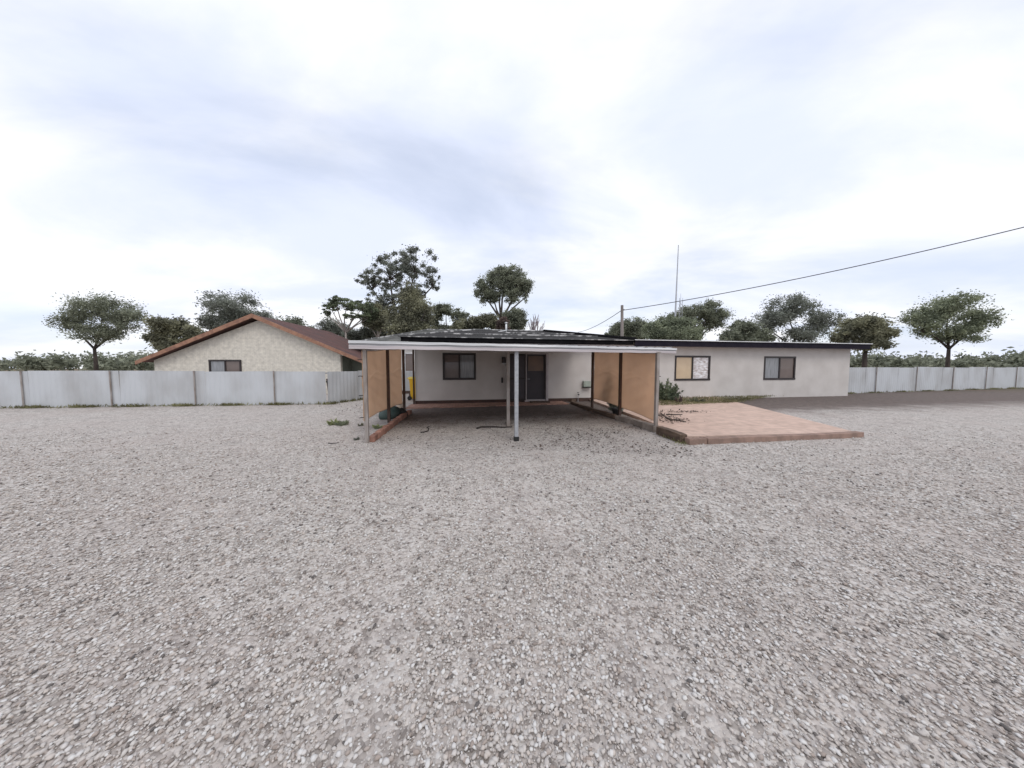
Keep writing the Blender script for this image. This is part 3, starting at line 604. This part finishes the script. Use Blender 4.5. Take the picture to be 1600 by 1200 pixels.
# ------------------------------------------------------------------ green sack, bucket, pots
def blob_mesh(rx, ry, rz, nz, seed, flat_=.35, seg=28, rings=16, lump=.12):
    r = random.Random(seed); ph = [(r.uniform(0, 6), r.uniform(1.5, 5), r.uniform(1, 4)) for _ in range(6)]; mb = MB(); vs = []
    for j in range(rings + 1):
        th = math.pi * j / rings
        for i in range(seg):
            a = 2 * math.pi * i / seg; k = 1 + lump * sum(math.sin(p_ + q * round(1) * math.cos(a) * 1.3 + s * th + math.sin(a) * q) for p_, q, s in ph) / 3
            x, y, z = rx * math.sin(th) * math.cos(a) * k, ry * math.sin(th) * math.sin(a) * k, rz * math.cos(th) * k
            vs.append((x, y, max(z, -rz * flat_) + rz * flat_))
    fs = [(j * seg + i, (j + 1) * seg + i, (j + 1) * seg + (i + 1) % seg, j * seg + (i + 1) % seg) for j in range(rings) for i in range(seg)]
    mb.add(vs, fs); return mb
p0 = gp(611, 653); t = thing('garden_sack', 'dark green plastic sack slumped under the left shade cloth by the middle post', 'sack', p0, R(55))
blob_mesh(.36, .24, .27, 0, 3, lump=.1).build('sack_body', M['greensack'], t, True)
o = blob_mesh(.15, .17, .20, 0, 5, lump=.14).build('sack_mouth', M['rubber'], t, True); o.location = (.34, -.06, .0)
p0 = gp(627, 639); t = thing('bucket', 'cream bucket standing behind the green sack', 'bucket', p0)
MB().lathe([(.13, 0), (.14, .02), (.165, .26), (.175, .27), (.175, .29), (.15, .29), (.13, .05)], n=20).build('body', M['creampot'], t, True)
MB().tube([(.17 * math.cos(a), 0, .27 + .08 * math.sin(a)) for a in [math.pi * i / 8 for i in range(9)]], .005, 5).build('handle', M['galv'], t)
def pot(px, py, lab, r=.14, h=.24):
    t = thing('plant_pot', lab, 'pot', gp(px, py))
    MB().lathe([(r * .75, 0), (r * .95, h * .85), (r * 1.06, h * .86), (r * 1.06, h), (r * .9, h), (r * .85, h * .8)], n=20).build('body', M['bluepot'], t, True)
    MB().lathe([(r * .8, 0), (r * .8, .01)], (0, 0, h * .82), 16).build('soil', M['stick'], t)
pot(963, 649, 'squat black pot standing behind the middle right post')

# ------------------------------------------------------------------ plants
def leaves(mb_arrays, centres, radii, n, size, el=2.2, up=0.0, rngl=rng, shell=.55, wt=None):
    """n leaf faces spread through the clumps"""
    C = np.array(centres, float); Rd = np.array(radii, float); vol = (Rd[:, 0] * Rd[:, 1] * Rd[:, 2]) ** .67; vol = vol * (np.array(wt) if wt is not None else 1); pr = vol / vol.sum()
    k = rngl.choice(len(C), n, p=pr); d = rngl.normal(size=(n, 3)); d /= np.linalg.norm(d, axis=1)[:, None]
    rad = np.minimum(np.abs(rngl.normal(size=n)) * .34 + .42 * rngl.random(n), 1.05); P = C[k] + d * rad[:, None] * Rd[k]
    a = rngl.normal(size=(n, 3)); a[:, 2] *= (1 - up) ; a[:, 2] -= up * .8; a /= np.linalg.norm(a, axis=1)[:, None]
    b = rngl.normal(size=(n, 3)); b -= a * (a * b).sum(1)[:, None]; b /= np.linalg.norm(b, axis=1)[:, None]
    s = size * (.6 + .8 * rngl.random(n))[:, None]
    q = np.stack([P - a * s, P + b * s / el, P + a * s, P - b * s / el], 1)
    mb_arrays.append(q.reshape(-1, 3))
def quads(name, arrs, m, parent=None, org=None):
    V = np.concatenate(arrs); 
    if org is not None: V = V - np.array(org)[None]
    n = len(V) // 4; me = bpy.data.meshes.new(name); me.vertices.add(len(V)); me.vertices.foreach_set('co', V.ravel().astype(np.float32))
    me.loops.add(n * 4); me.loops.foreach_set('vertex_index', np.arange(n * 4, dtype=np.int32)); me.polygons.add(n); me.polygons.foreach_set('loop_start', np.arange(n, dtype=np.int32) * 4)
    me.update(calc_edges=True); return link(name, me, m, parent)
def tree(name, label, base_px, base_y, Y, blobs, leafm, barkm, n=9000, size=.16, clump=.32, nsub=14, trunk_r=.18, depth=.8, group=None, shell=.5, lean=0, cat='tree', fill=.28, base=None, up=.25, airy=False):
    """blobs: (cx, cy, rx, ry) as seen in the photograph, at distance Y"""
    rt = np.random.default_rng(abs(hash(label)) % 2 ** 31 if False else sum(ord(c) * (i + 1) for i, c in enumerate(label)))
    bx = at(base_px, 575, Y).x; org = (bx, Y, 0); t = thing(name, label, cat, org, group=group)
    C = []; Rr = []; br = MB(); px = Y / F_PX; W = []; n = int(n * 1.75); size *= .74; clump *= .88 if airy else 1.2; nsub = int(nsub * (1.35 if airy else 1.8))
    fz = None
    for (cx, cy, rx, ry) in blobs:
        c = at(cx, cy, Y); c.y += rt.uniform(-.25, .25) * rx * px * depth; Rx, Rz = rx * px * 1.1, ry * px * 1.1; Ry = Rx * depth
        limb_from = Vector((bx + lean * .3, Y, max(.3, min(c.z - Rz * 1.2, (at(base_px, base_y, Y).z)))))
        for i in range(nsub):
            d = rt.normal(size=3); d /= np.linalg.norm(d); k = rt.random() ** .45 * (1 - clump * .6)
            s = clump * (.7 + .6 * rt.random()); q = Vector((c.x + d[0] * Rx * k, c.y + d[1] * Ry * k, c.z + d[2] * Rz * k))
            C.append(q); Rr.append((Rx * s, Ry * s, Rz * s * 1.1)); W.append(1.0)
            if i % 2 == 0:
                mid = Vector((c.x, c.y, c.z - Rz * .45)).lerp(q, .35) + Vector(rt.normal(size=3)) * .08 * Rx
                br.tube([Vector((c.x, c.y, c.z - Rz * .45)) - Vector(org), mid - Vector(org), q - Vector(org)], [trunk_r * .22, trunk_r * .14, trunk_r * .05], 5)
        C.append(c.copy()); Rr.append((Rx * .98, Ry * .98, Rz * .98)); W.append(fill * nsub * clump ** 2)
        m1 = limb_from.lerp(Vector((c.x, c.y, c.z - Rz * .45)), .5) + Vector((rt.uniform(-.1, .1) * Rx, 0, Rz * .05))
        br.tube([limb_from - Vector(org), m1 - Vector(org), Vector((c.x, c.y, c.z - Rz * .45)) - Vector(org)], [trunk_r * .62, trunk_r * .42, trunk_r * .22], 7)
        fz = limb_from.z if fz is None else max(fz, limb_from.z)
    br.tube([(0, 0, -.1), (.03, 0, fz * .5), (lean * .3, 0, fz + .1)], [trunk_r * 1.15, trunk_r * .9, trunk_r * .66], 9)
    br.build('trunk', barkm, t, True)
    A = []; leaves(A, C, Rr, n, size, rngl=rt, shell=.15, up=up, wt=W); quads('crown', A, leafm, t, org)
    return t
TG = 'gum trees behind the houses'
tree('gum_tree', 'flat topped pale trunked gum at the far left above the red roof', 542, 520, 30, [(538, 474, 28, 9), (518, 480, 16, 9), (562, 480, 18, 10), (552, 495, 16, 5), (575, 494, 16, 9), (512, 490, 10, 5), (580, 482, 14, 12), (524, 468, 14, 6)], M['leafgreen'], M['palebark'], 8000, .12, .26, 16, .13, group=TG, airy=True, fill=.1)
tree('gum_tree', 'tall sparse dusky gum rising out of the top behind the left of the carport', 622, 505, 33, [(580, 440, 26, 20), (612, 425, 36, 26), (650, 415, 36, 26), (676, 438, 17, 18), (595, 470, 22, 16), (618, 470, 26, 18), (583, 495, 20, 13), (640, 452, 30, 20), (600, 508, 26, 12)], M['leafdark'], M['bark'], 17000, .13, .21, 24, .26, group=TG, airy=True, fill=.05)
tree('gum_tree', 'dense olive bushy tree with a pale straight trunk in front of the tall dusky gum', 646, 528, 28, [(642, 468, 22, 26), (655, 488, 27, 26), (625, 498, 25, 25), (663, 512, 22, 18), (632, 518, 34, 16)], M['leafolive'], M['palebark'], 15000, .13, .34, 16, .15, group=TG)
tree('gum_tree', 'narrow olive gum filling the gap left of the dense bushy tree', 592, 530, 31, [(582, 486, 17, 14), (602, 497, 15, 13), (588, 508, 20, 10), (574, 500, 12, 9)], M['leafolive'], M['palebark'], 8000, .12, .30, 14, .12, group=TG)
tree('gum_tree', 'umbrella crowned dark gum between the bushy tree and the round crowned gum', 700, 520, 34, [(698, 486, 24, 9), (720, 493, 17, 9), (682, 499, 13, 14), (693, 512, 16, 7), (716, 508, 14, 7)], M['leafgrey'], M['bark'], 7000, .13, .30, 14, .14, group=TG)
tree('gum_tree', 'round crowned mallee gum standing alone above the middle of the roof', 783, 500, 30, [(758, 452, 20, 22), (782, 438, 26, 20), (808, 440, 24, 20), (800, 462, 20, 13), (822, 454, 10, 19), (772, 464, 18, 10), (790, 426, 24, 12)], M['leafgrey'], M['bark'], 17000, .12, .27, 18, .2, group=TG, fill=.15)
tree('bushy_tree', 'low olive green bush row left of the flue', 745, 520, 27, [(745, 505, 24, 13), (764, 501, 22, 12), (722, 509, 20, 11), (780, 510, 16, 12)], M['leafolive'], M['bark'], 9000, .12, .36, 14, .1, group='low bushy trees behind the roof ridge')
tree('bushy_tree', 'low grey green tree right of the flue under the round crowned gum', 806, 520, 28, [(803, 492, 21, 10), (812, 504, 15, 14), (797, 510, 20, 12)], M['leafgrey'], M['bark'], 8000, .12, .36, 14, .1, group='low bushy trees behind the roof ridge')
tree('bushy_tree', 'reddish brown shrub directly behind the flue', 786, 522, 25, [(784, 506, 11, 11), (788, 515, 9, 7)], M['leafbrown'], M['bark'], 3000, .10, .36, 12, .07, group='low bushy trees behind the roof ridge')
tree('bushy_tree', 'dark low tree above the red roof at the far left', 521, 530, 36, [(514, 512, 20, 15), (534, 518, 18, 12), (545, 528, 20, 10)], M['leafdark'], M['bark'], 6000, .14, .36, 14, .1, group='low trees behind the left neighbour')
tree('bushy_tree', 'dark low tree filling the gap between the red roof and the carport', 563, 535, 34, [(552, 524, 18, 12), (575, 520, 19, 10), (597, 523, 18, 10), (565, 535, 20, 12)], M['leafdark'], M['bark'], 8000, .14, .36, 14, .1, group='low trees behind the left neighbour')
tree('gum_tree', 'dark spreading gum behind the utility pole', 975, 532, 33, [(985, 511, 24, 12), (966, 517, 20, 13), (1003, 512, 18, 13), (957, 526, 16, 9), (990, 524, 28, 12)], M['leafgrey'], M['bark'], 13000, .13, .32, 16, .16, group=TG)
tree('bushy_tree', 'pale sage rounded tree above the right wing in front of the masts', 1050, 535, 26, [(1045, 506, 26, 17), (1070, 512, 24, 17), (1025, 517, 22, 16), (1052, 524, 40, 14), (1082, 522, 22, 14)], M['leafpale'], M['palebark'], 15000, .11, .36, 16, .14, group='rounded trees over the right wing')
tree('gum_tree', 'tall dark gum at the right behind the pale sage tree', 1092, 530, 36, [(1078, 490, 26, 12), (1103, 484, 20, 15), (1112, 500, 26, 20), (1060, 494, 20, 9)], M['leafgrey'], M['bark'], 11000, .14, .32, 16, .2, group=TG)
# the same kinds carry on outside the photograph
for i, (cx, Y, h, m, lab) in enumerate(((455, 30, 60, 'leafgrey', 'grey green gum beyond the left neighbour roof'), (370, 34, 88, 'leafdark', 'tall dusky gum towards the left edge'), (270, 27, 60, 'leafolive', 'olive gum far to the left'), (150, 36, 90, 'leafgrey', 'grey gum at the far left edge'),
        (1165, 30, 58, 'leafgrey', 'grey green gum over the right wing'), (1240, 36, 86, 'leafdark', 'tall dark gum right of the wing window'), (1350, 26, 62, 'leafolive', 'olive gum far to the right'), (1480, 34, 88, 'leafpale', 'sage gum at the far right edge'))):
    y0_ = 575 - h * 1.05
    tree('gum_tree', lab, cx, 545, Y, [(cx, y0_, h * .5, h * .3), (cx - h * .45, y0_ + h * .25, h * .3, h * .25), (cx + h * .45, y0_ + h * .2, h * .32, h * .25), (cx + 5, y0_ + h * .45, h * .4, h * .2)], M[m], M['bark'], 12000, .15, .30, 16, .2, group=TG)
# distant woods
rw = np.random.default_rng(3); A = []; C = []; Rr = []
for i in range(330):
    x = rw.uniform(-150, 150); y = rw.uniform(62, 85); h = rw.uniform(3, 6.5); C.append((x, y, h * .55)); Rr.append((rw.uniform(1.8, 4), 2, h * .5))
leaves(A, C, Rr, 70000, .42, rngl=rw); o = quads('far_woods', A, M['leafgrey']); o['kind'] = 'stuff'

# leafless tree
def bare(name, label, px, py, Y, h, spread, seed):
    r = random.Random(seed); p = at(px, py, Y); t = MB(); 
    def grow(a, d, L_, rad, lv):
        e = a + d * L_; m = a.lerp(e, .5) + Vector((r.uniform(-.05, .05), r.uniform(-.05, .05), 0)) * L_
        t.tube([a, m, e], [max(rad, .022), max(rad * .8, .018), max(rad * .55, .015)], 5)
        if lv:
            for _ in range(3):
                dd_ = (d + Vector((r.uniform(-1, 1) * spread, r.uniform(-1, 1) * spread, r.uniform(0, .4)))).normalized(); grow(a.lerp(e, r.uniform(.5, 1)), dd_, L_ * r.uniform(.55, .8), rad * .55, lv - 1)
    grow(Vector((0, 0, 0)), Vector((0, 0, 1)), h * .4, .07, 4); o = t.build(name, M['deadbark']); o.location = (p.x, Y, 0); return tag(o, label, 'tree')
bare('bare_tree', 'thin leafless tree showing over the roof right of the round crowned gum', 836, 517, 27, 7.4, .3, 5)

# shrubs and weeds close by
def shrub(name, label, p, h, r, n, m, size=.045, spikes=9, cat='shrub', group=None, seed=1, taper=.5):
    rs = np.random.default_rng(seed); t = thing(name, label, cat, p, group=group); C = []; Rr = []; st = MB()
    for i in range(spikes):
        a = rs.random() * 6.28; k = r * rs.random() ** .5; hh = h * (1 - taper * k / r) * rs.uniform(.75, 1.0); b = Vector((k * math.cos(a), k * math.sin(a), hh))
        st.tube([(0.15 * b.x, .15 * b.y, 0), (b.x * .7, b.y * .7, hh * .5), b], [.012, .008, .003], 5)
        for q in range(6):
            f = .18 + .8 * q / 5; C.append(b * f if f > .6 else Vector((b.x * .9 * (f + .3), b.y * .9 * (f + .3), hh * f))); Rr.append((r * .32 * (1.15 - f), r * .32 * (1.15 - f), hh * .13))
    st.build('stems', M['bark'], t); A = []; leaves(A, C, Rr, n, size, 3.4, rngl=rs, shell=.1); quads('foliage', A, m, t)
    return t
shrub('shrub', 'tall feathery green shrub against the cream wall right of the front post', B @ Vector((11.05, HV - .85, .085)), 1.2, .9, 12000, M['leafgreen'], .05, 20, seed=3, taper=.75)
shrub('shrub', 'small dry brownish shrub beside the tall feathery one', gp(1061, 629, .085), .42, .18, 700, M['leafbrown'], .035, 6, seed=4)
shrub('shrub', 'low dark shrub under the wing window', gp(1088, 628, .085), .26, .45, 1400, M['leafolive'], .04, 9, seed=5)
shrub('shrub', 'dark shrub growing outside the right shade cloth near its far end', B @ Vector(((postsR[2].x + postsR[1].x) / 2 + .42, (postsR[2].y + postsR[1].y) / 2, 0)), 1.95, .36, 9000, M['leafdark'], .055, 12, seed=6, taper=.45)
GW = 'weeds in the gravel left of the carport'
shrub('weed', 'upright yellow green weed at the left edge of the gravel', gp(522, 664), .24, .16, 700, M['weed'], .035, 7, 'weed', GW, 7)
shrub('weed', 'flat grey green weed cushion right of the upright weed', gp(536, 664), .15, .26, 1300, M['leafpale'], .03, 9, 'weed', GW, 8)
shrub('weed', 'pale green weed patch beside the left front post', gp(589, 668), .10, .22, 800, M['weed'], .03, 8, 'weed', GW, 9)
shrub('weed', 'little dark weed in the gravel near the left front post', gp(564, 665), .10, .09, 260, M['leafolive'], .025, 5, 'weed', GW, 10)
shrub('weed', 'dark tuft in the gravel lower left of the left front post', gp(557, 687), .07, .09, 260, M['leafdark'], .022, 5, 'weed', GW, 11)
# grass strip by the wing
def strewn(name, region, n, size, m, z, flatn=.15, el=3.0, seed=1, hgt=0.0):
    rs = np.random.default_rng(seed); P = region(rs, n); n = len(P)
    a = rs.normal(size=(n, 3)); a[:, 2] = a[:, 2] * flatn + hgt; a /= np.linalg.norm(a, axis=1)[:, None]
    b = rs.normal(size=(n, 3)); b[:, 2] *= flatn; b -= a * (a * b).sum(1)[:, None]; b /= np.linalg.norm(b, axis=1)[:, None]; s = size * (.4 + 1.0 * rs.random(n))[:, None]
    P3 = np.column_stack([P, np.array([gz(x, y) for x, y in P]) + z + rs.random(n) * .01]); P3[:, 2] += (np.abs(a[:, 2]) * s[:, 0])
    A = [np.stack([P3 - a * s, P3 + b * s / el, P3 + a * s, P3 - b * s / el], 1).reshape(-1, 3)]; o = quads(name, A, m); o['kind'] = 'stuff'; return o
def quad_region(p0, p1, p2, p3):
    def f(rs, n):
        u = rs.random(n)[:, None]; v = rs.random(n)[:, None]; q = [np.array([p.x, p.y]) for p in (p0, p1, p2, p3)]
        return (1 - u) * (1 - v) * q[0] + u * (1 - v) * q[1] + u * v * q[2] + (1 - u) * v * q[3] + rs.normal(size=(n, 2)) * np.array([.25, .10]) * (rs.random((n, 1)) < .5)
    return f
strewn('grass', quad_region(gp(1034, 634, .085), gp(1150, 629, .085), B @ Vector((18, HV - .1, 0)), B @ Vector((9.6, HV - .1, 0))), 8000, .045, M['drygrass'], .09, .5, 5, 2, .7)
def line_region(segs, wd):
    def f(rs, n):
        k = rs.integers(0, len(segs), n); t_ = rs.random(n) ** 1.0; t_ = (t_ + .04 * np.sin(t_ * 60)) 
        return np.array([[segs[i][0].x + (segs[i][1].x - segs[i][0].x) * q + rs.normal() * wd, segs[i][0].y + (segs[i][1].y - segs[i][0].y) * q - abs(rs.normal()) * wd] for i, q in zip(k, t_)])
    return f
fA = gp(513, 631.5); fC = at(628, 600, 17.2); wEg = B @ Vector((U1 + 13.3, HV + 1.0, 0))
strewn('grass', line_region([(fA + Vector((-17, -1.8, 0)), fA), (fA + Vector((-17, -1.8, 0)), fA), (fA, fC), (wEg, wEg + Vector((24, 6, 0)))], .12), 7000, .06, M['drygrass'], .0, .7, 5, 12, .9)
strewn('grass', line_region([(gp(1030, 677), gp(1070, 694)), (k4, e1), (e1, e1 + Vector((-.1, 3, 0)))], .05), 900, .035, M['drygrass'], .0, .8, 5, 15, .9)
M['litter'] = mat('dead leaves', (.10, .07, .055), (.05, .04, .034), 5, .9, island=.5)
def blobregion(spots):
    def f(rs, n):
        k = rs.integers(0, len(spots), n); c = [gp(s[0], s[1]) for s in spots]
        return np.array([[c[i].x + rs.normal() * spots[i][2], c[i].y + rs.normal() * spots[i][3]] for i in k])
    return f
strewn('leaf_litter', blobregion([(915, 682, .5, .35), (950, 690, .5, .3), (900, 676, .4, .3), (985, 700, .5, .25), (960, 675, .4, .3), (1040, 705, .5, .2), (835, 690, .6, .2), (870, 668, .8, .4), (1035, 660, .3, .3), (990, 668, .3, .2), (560, 640, .5, .6), (545, 634, .5, .5)]), 1300, .026, M['litter'], .016, .25, 2.4, 3)
strewn('leaf_litter', quad_region(gp(600, 690), gp(1000, 680), gp(900, 640), gp(650, 645)), 1500, .02, M['litter'], .012, .25, 2.4, 14)
strewn('leaf_litter', quad_region(gp(520, 700), gp(1085, 700), gp(960, 645), gp(640, 650)), 500, .02, M['litter'], .014, .25, 2.4, 4)
strewn('leaf_litter', blobregion([(1036, 655, .18, .3), (1050, 662, .25, .2), (1060, 648, .5, .15)]), 500, .035, M['litter'], .10, .3, 2.4, 5)

# sticks on the ground
def stick(name, label, pix, r, z=.02, cat='stick', m=None):
    pts = [gp(*q, z) for q in pix]; pts = [Vector((p.x, p.y, z + gz(p.x, p.y))) for p in pts]; o0 = Vector((pts[0].x, pts[0].y, 0))
    o = MB().tube([p - o0 for p in pts], [r * (1 - .5 * i / (len(pts) - 1)) for i in range(len(pts))], 6).build(name, m or M['stick'], None, True); o.location = o0; return tag(o, label, cat)
stick('stick', 'long straight dark stick lying on the gravel left of the inner centre post', [(745, 667), (752, 665.3), (770, 664.8), (785, 665.2), (800, 664.6)], .03)
stick('stick', 'short crooked twig lying on the gravel below the window', [(657, 674), (662, 673.6), (669, 671.5), (670, 668.5), (667, 667), (671, 665.5)], .018)
stick('stick', 'straight dark stick lying on the pink paving', [(1041, 647.5), (1052, 647.8), (1066, 647.5)], .025, .10)
stick('stick', 'ragged branch lying across the pink paving nearer the front', [(1040, 652), (1048, 656), (1060, 656.5), (1072, 659)], .025, .10)
stick('stick', 'thin twig on the gravel at the lower left', [(513, 692), (520, 692.5), (530, 691)], .012)
p = gp(559, 687)

# ------------------------------------------------------------------ fence on the left
def corr_fence(name, label, a, b, h, posts, group=None):
    d = b - a; L_ = d.length; ang = math.atan2(d.y, d.x); t = thing(name, label, 'fence', (a.x, a.y, 0), ang, group)
    npan = max(1, round(L_ / 1.5))
    for k in range(npan):
        x0_, x1_ = k * L_ / npan, (k + 1) * L_ / npan; mb = MB(); n = int((x1_ - x0_) / .095); vs = []; dh = rr.uniform(-.025, .03); dl_ = rr.uniform(-.02, .02)
        for i in range(n + 1):
            hh = h + dh; x = x0_ + (x1_ - x0_) * i / n; y = .006 if i % 2 else -.006
            vs += [(x, y, .01), (x, y + dl_, hh), (x, y + .004, .01), (x, y + .004 + dl_, hh)]
        fs = []
        for i in range(n):
            q, r_ = i * 4, i * 4 + 4; fs += [(q, r_, r_ + 1, q + 1), (q + 2, q + 3, r_ + 3, r_ + 2), (q + 1, r_ + 1, r_ + 3, q + 3)]
        mb.add(vs, fs); mb.build('sheet_panel', M['fence'], t)
    MB().b2(0, L_, .018, .06, h - .12, h - .07).build('rail', M['galv'], t)
    for x in posts: MB().tube([(x, -.04, 0), (x, -.04, h + .02)], .025, 8).build('post', M['postpaint'], t)
    return t
fa_, fb_, fc_ = gp(513, 631.5), gp(568, 624.5), at(628, 600, 17.2); fc_.z = 0; fd_ = at(660, 600, 17.8); fd_.z = 0
corr_fence('sheet_fence', 'grey corrugated sheet fence left of the carport in front of the neighbour house', fa_, fc_, 1.42, ())
corr_fence('sheet_fence', 'grey corrugated sheet fence closing the gap behind the yellow bin', fc_ + Vector((.02, .02, 0)), fd_, 1.40, ())
corr_fence('sheet_fence', 'grey corrugated sheet fence running away to the left along the front of the neighbour yard', fa_ + Vector((-17, -1.8, 0)), fa_ + Vector((-.08, 0, 0)), 1.42, (3, 6, 9, 12, 15))
wE = B @ Vector((U1 + 13.3, HV + 1.0, 0)); corr_fence('sheet_fence', 'grey corrugated sheet fence carrying on to the right from the end of the wing', wE, wE + Vector((24, 6, 0)), 1.6, (4, 8, 12, 16, 20))
pp = gp(515.5, 627); t = thing('fence_post', 'dark leaning steel gate post with a latch at the left end of the sheet fence', 'post', pp)
MB().tube([(0, 0, 0), (-.11, 0, 1.05)], .03, 8).build('shaft', M['rustpost'], t); MB().b2(-.12, -.02, -.05, .02, .88, .95).build('latch', M['rubber'], t)

# ------------------------------------------------------------------ neighbour house
NY = 17.0
t = thing('neighbour_house', 'neighbour house at the left with cream brick wall and rusty red gabled roof', 'house', (-15, NY, 0), R(4))
# local x from -7 .. 6.2 (eave), ridge at -.6
eave = 6.35; ridx = .2; ez = 1.93; rzz = 4.6
w1 = MB(); w1.b2(-5.6, 4.72, 0, .22, 0, 2.0)
w1.add([(-5.6, 0, 2.0), (4.72, 0, 2.0), (4.72, 0, 2.36), (ridx, 0, 4.35), (-5.6, 0, 1.9), (-5.6, .22, 2.0), (4.72, .22, 2.0), (4.72, .22, 2.36), (ridx, .22, 4.35), (-5.6, .22, 1.9)],
       [(0, 1, 2, 3), (5, 8, 7, 6), (1, 6, 7, 2)]); w1.build('wall', M['creambrick'], t)
w2 = MB(); w2.b2(4.72, 6.0, 1.4, 1.6, 0, 2.25); w2.b2(4.52, 4.72, .22, 1.4, 0, 2.3); w2.b2(5.85, 6.0, 1.6, 7, 0, 2.0); o = w2.build('wall', M['greenwall'], t); o['label'] = 'recessed grey green side wall'
rfm = MB(); th = .06
def prism(mb, prof, y0, y1):
    n = len(prof); mb.add([(x, y0, z) for x, z in prof] + [(x, y1, z) for x, z in prof], [tuple(range(n)), tuple(range(2 * n - 1, n - 1, -1))] + [(i, i + n, (i + 1) % n + n, (i + 1) % n) for i in range(n)])
prism(rfm, [(eave, ez), (ridx, rzz), (-6.0, ez), (-6.0, ez - .05), (ridx, rzz - .06), (eave, ez - .05)], -.45, 7.4)
rfm.build('roof', M['redroof'], t)
bg_ = MB(); prism(bg_, [(eave + .05, ez + .01), (ridx, rzz + .04), (ridx, rzz - .2), (eave + .05, ez - .19)], -.5, -.452); bg_.build('barge_board', M['barge'], t)
bg_ = MB(); prism(bg_, [(-6.05, ez + .01), (-6.05, ez - .19), (ridx, rzz - .2), (ridx, rzz + .04)], -.5, -.452); bg_.build('barge_board', M['barge'], t)
window(t, -2.6, -.9, 1.1, 2.0, -.04, M['pane_net'], M['pane_blind'])

# rear unit seen through the gap and over the carport
ry = 20.5; t = thing('rear_unit', 'pale rear unit with a grey hipped roof glimpsed behind the carport left of the house', 'house', (-7.2, ry, 0), R(6))
q0, q1 = at(633.5, 553, ry), at(645.5, 580, ry)
wx0, wx1, wz0, wz1 = q0.x + 7.2, q1.x + 7.2, q1.z, q0.z
wm = MB(); wallrect(wm, -2.4, 6, 0, 3.15, [(wx0, wx1, wz0, wz1)]); wm.b2(-2.4, -2.2, .2, 6, 0, 3.15); wm.build('wall', mat('white weatherboard', (.72, .69, .66), (.62, .6, .57), 3, .8), t)
f = MB(); f.b2(wx0 - .06, wx1 + .06, -.03, .05, wz1, wz1 + .08); f.b2(wx0 - .06, wx1 + .06, -.03, .05, wz0 - .08, wz0); f.b2(wx0 - .06, wx0, -.03, .05, wz0, wz1); f.b2(wx1, wx1 + .06, -.03, .05, wz0, wz1)
fo = f.build('window', M['whitemetal'], t); MB().b2(wx0, wx1, .03, .04, wz0, wz1).build('pane', M['pane_blind'], fo)
rf = MB(); V8 = [(-3.9, -.4, 3.25), (7, -.4, 3.25), (7, 7.4, 3.25), (-3.9, 7.4, 3.25), (.6, 3.5, 4.72), (4, 3.5, 4.72)]
rf.add(V8, [(0, 1, 5, 4), (1, 2, 5), (2, 3, 4, 5), (3, 0, 4)]); rf.add([(a, b, c - .1) for a, b, c in V8[:4]], [(3, 2, 1, 0)]); rf.add(V8[:2] + [(7, -.4, 3.15), (-3.9, -.4, 3.15)], [(0, 3, 2, 1)])
ro = rf.build('roof', M['roof2'], t); MB().tube([V8[0], V8[4], V8[5]], .06, 6).build('ridge_cap', M['cap'], ro)

# ------------------------------------------------------------------ pole, masts, wires
py_ = 19.0; a = at(972, 477, py_); t = thing('utility_pole', 'slim timber utility pole rising behind the house roof', 'pole', (a.x, py_, 0))
MB().tube([(0.12, 0, 0), (.06, 0, 2.5), (0, 0, a.z)], [.13, .11, .085], 12).build('shaft', M['pole'], t, True)
MB().tube([(0.0, 0, a.z - .28), (.12, -.1, a.z - .28)], .03, 8).build('insulator', M['galv'], t)
my = 30.0; a = at(1058.5, 433, my); t = thing('radio_mast', 'tall thin mast pole standing behind the right wing', 'mast', (a.x, my, 0))
MB().tube([(-.15, 0, 0), (-.12, 0, 5), (0, 0, a.z + 3.2)], [.12, .10, .035], 10).build('shaft', M['galv'], t, True)
MB().tube([(-.15, 0, at(1058, 487, my).z), (.35, 0, at(1058, 487, my).z)], .05, 6).build('bracket', M['greymetal'], t)
ay = 32.0; a0 = at(1063.5, 466, ay); t = thing('lattice_mast', 'short pale lattice aerial mast right beside the tall thin mast', 'mast', (a0.x, ay, 0)); mb = MB()
for sx, sy in ((-.17, -.1), (.17, -.1), (0, .18)): mb.tube([(sx, sy, 0), (sx, sy, a0.z)], .022, 5)
z = 2.5
while z < a0.z - .5:
    mb.tube([(-.17, -.1, z), (.17, -.1, z + .45)], .014, 4); mb.tube([(.17, -.1, z), (-.17, -.1, z + .45)], .014, 4); mb.tube([(.17, -.1, z), (0, .18, z + .45)], .014, 4); z += .45
mb.build('lattice', M['galv'], t); mb = MB()
for k in range(4): mb.tube([(-.35 + .05 * k, 0, a0.z - .3 - .35 * k), (.35 - .05 * k, 0, a0.z - .3 - .35 * k)], .012, 4)
mb.tube([(0, 0, a0.z - 1.5), (0, 0, a0.z + .5)], .015, 5); mb.build('antenna', M['galv'], t)
def wire(label, a, b, sag, r=.016):
    pts = [a.lerp(b, i / 24) - Vector((0, 0, sag * 4 * (i / 24) * (1 - i / 24))) for i in range(25)]; o0 = pts[0].copy()
    o = MB().tube([p - o0 for p in pts], r, 5).build('power_cable', M['wire'], None, True); o.location = o0; return tag(o, label, 'cable')
top = at(973, 485, py_)
wire('thick overhead cable running from the pole up past the masts to the right', top + Vector((0, -.05, 0)), at(1700, 330, 12.0), .3, .022)
wire('thin overhead cable falling from the pole to the left towards the roof', top + Vector((-.08, 0, 0)), at(903, 519, 34), .25, .022)
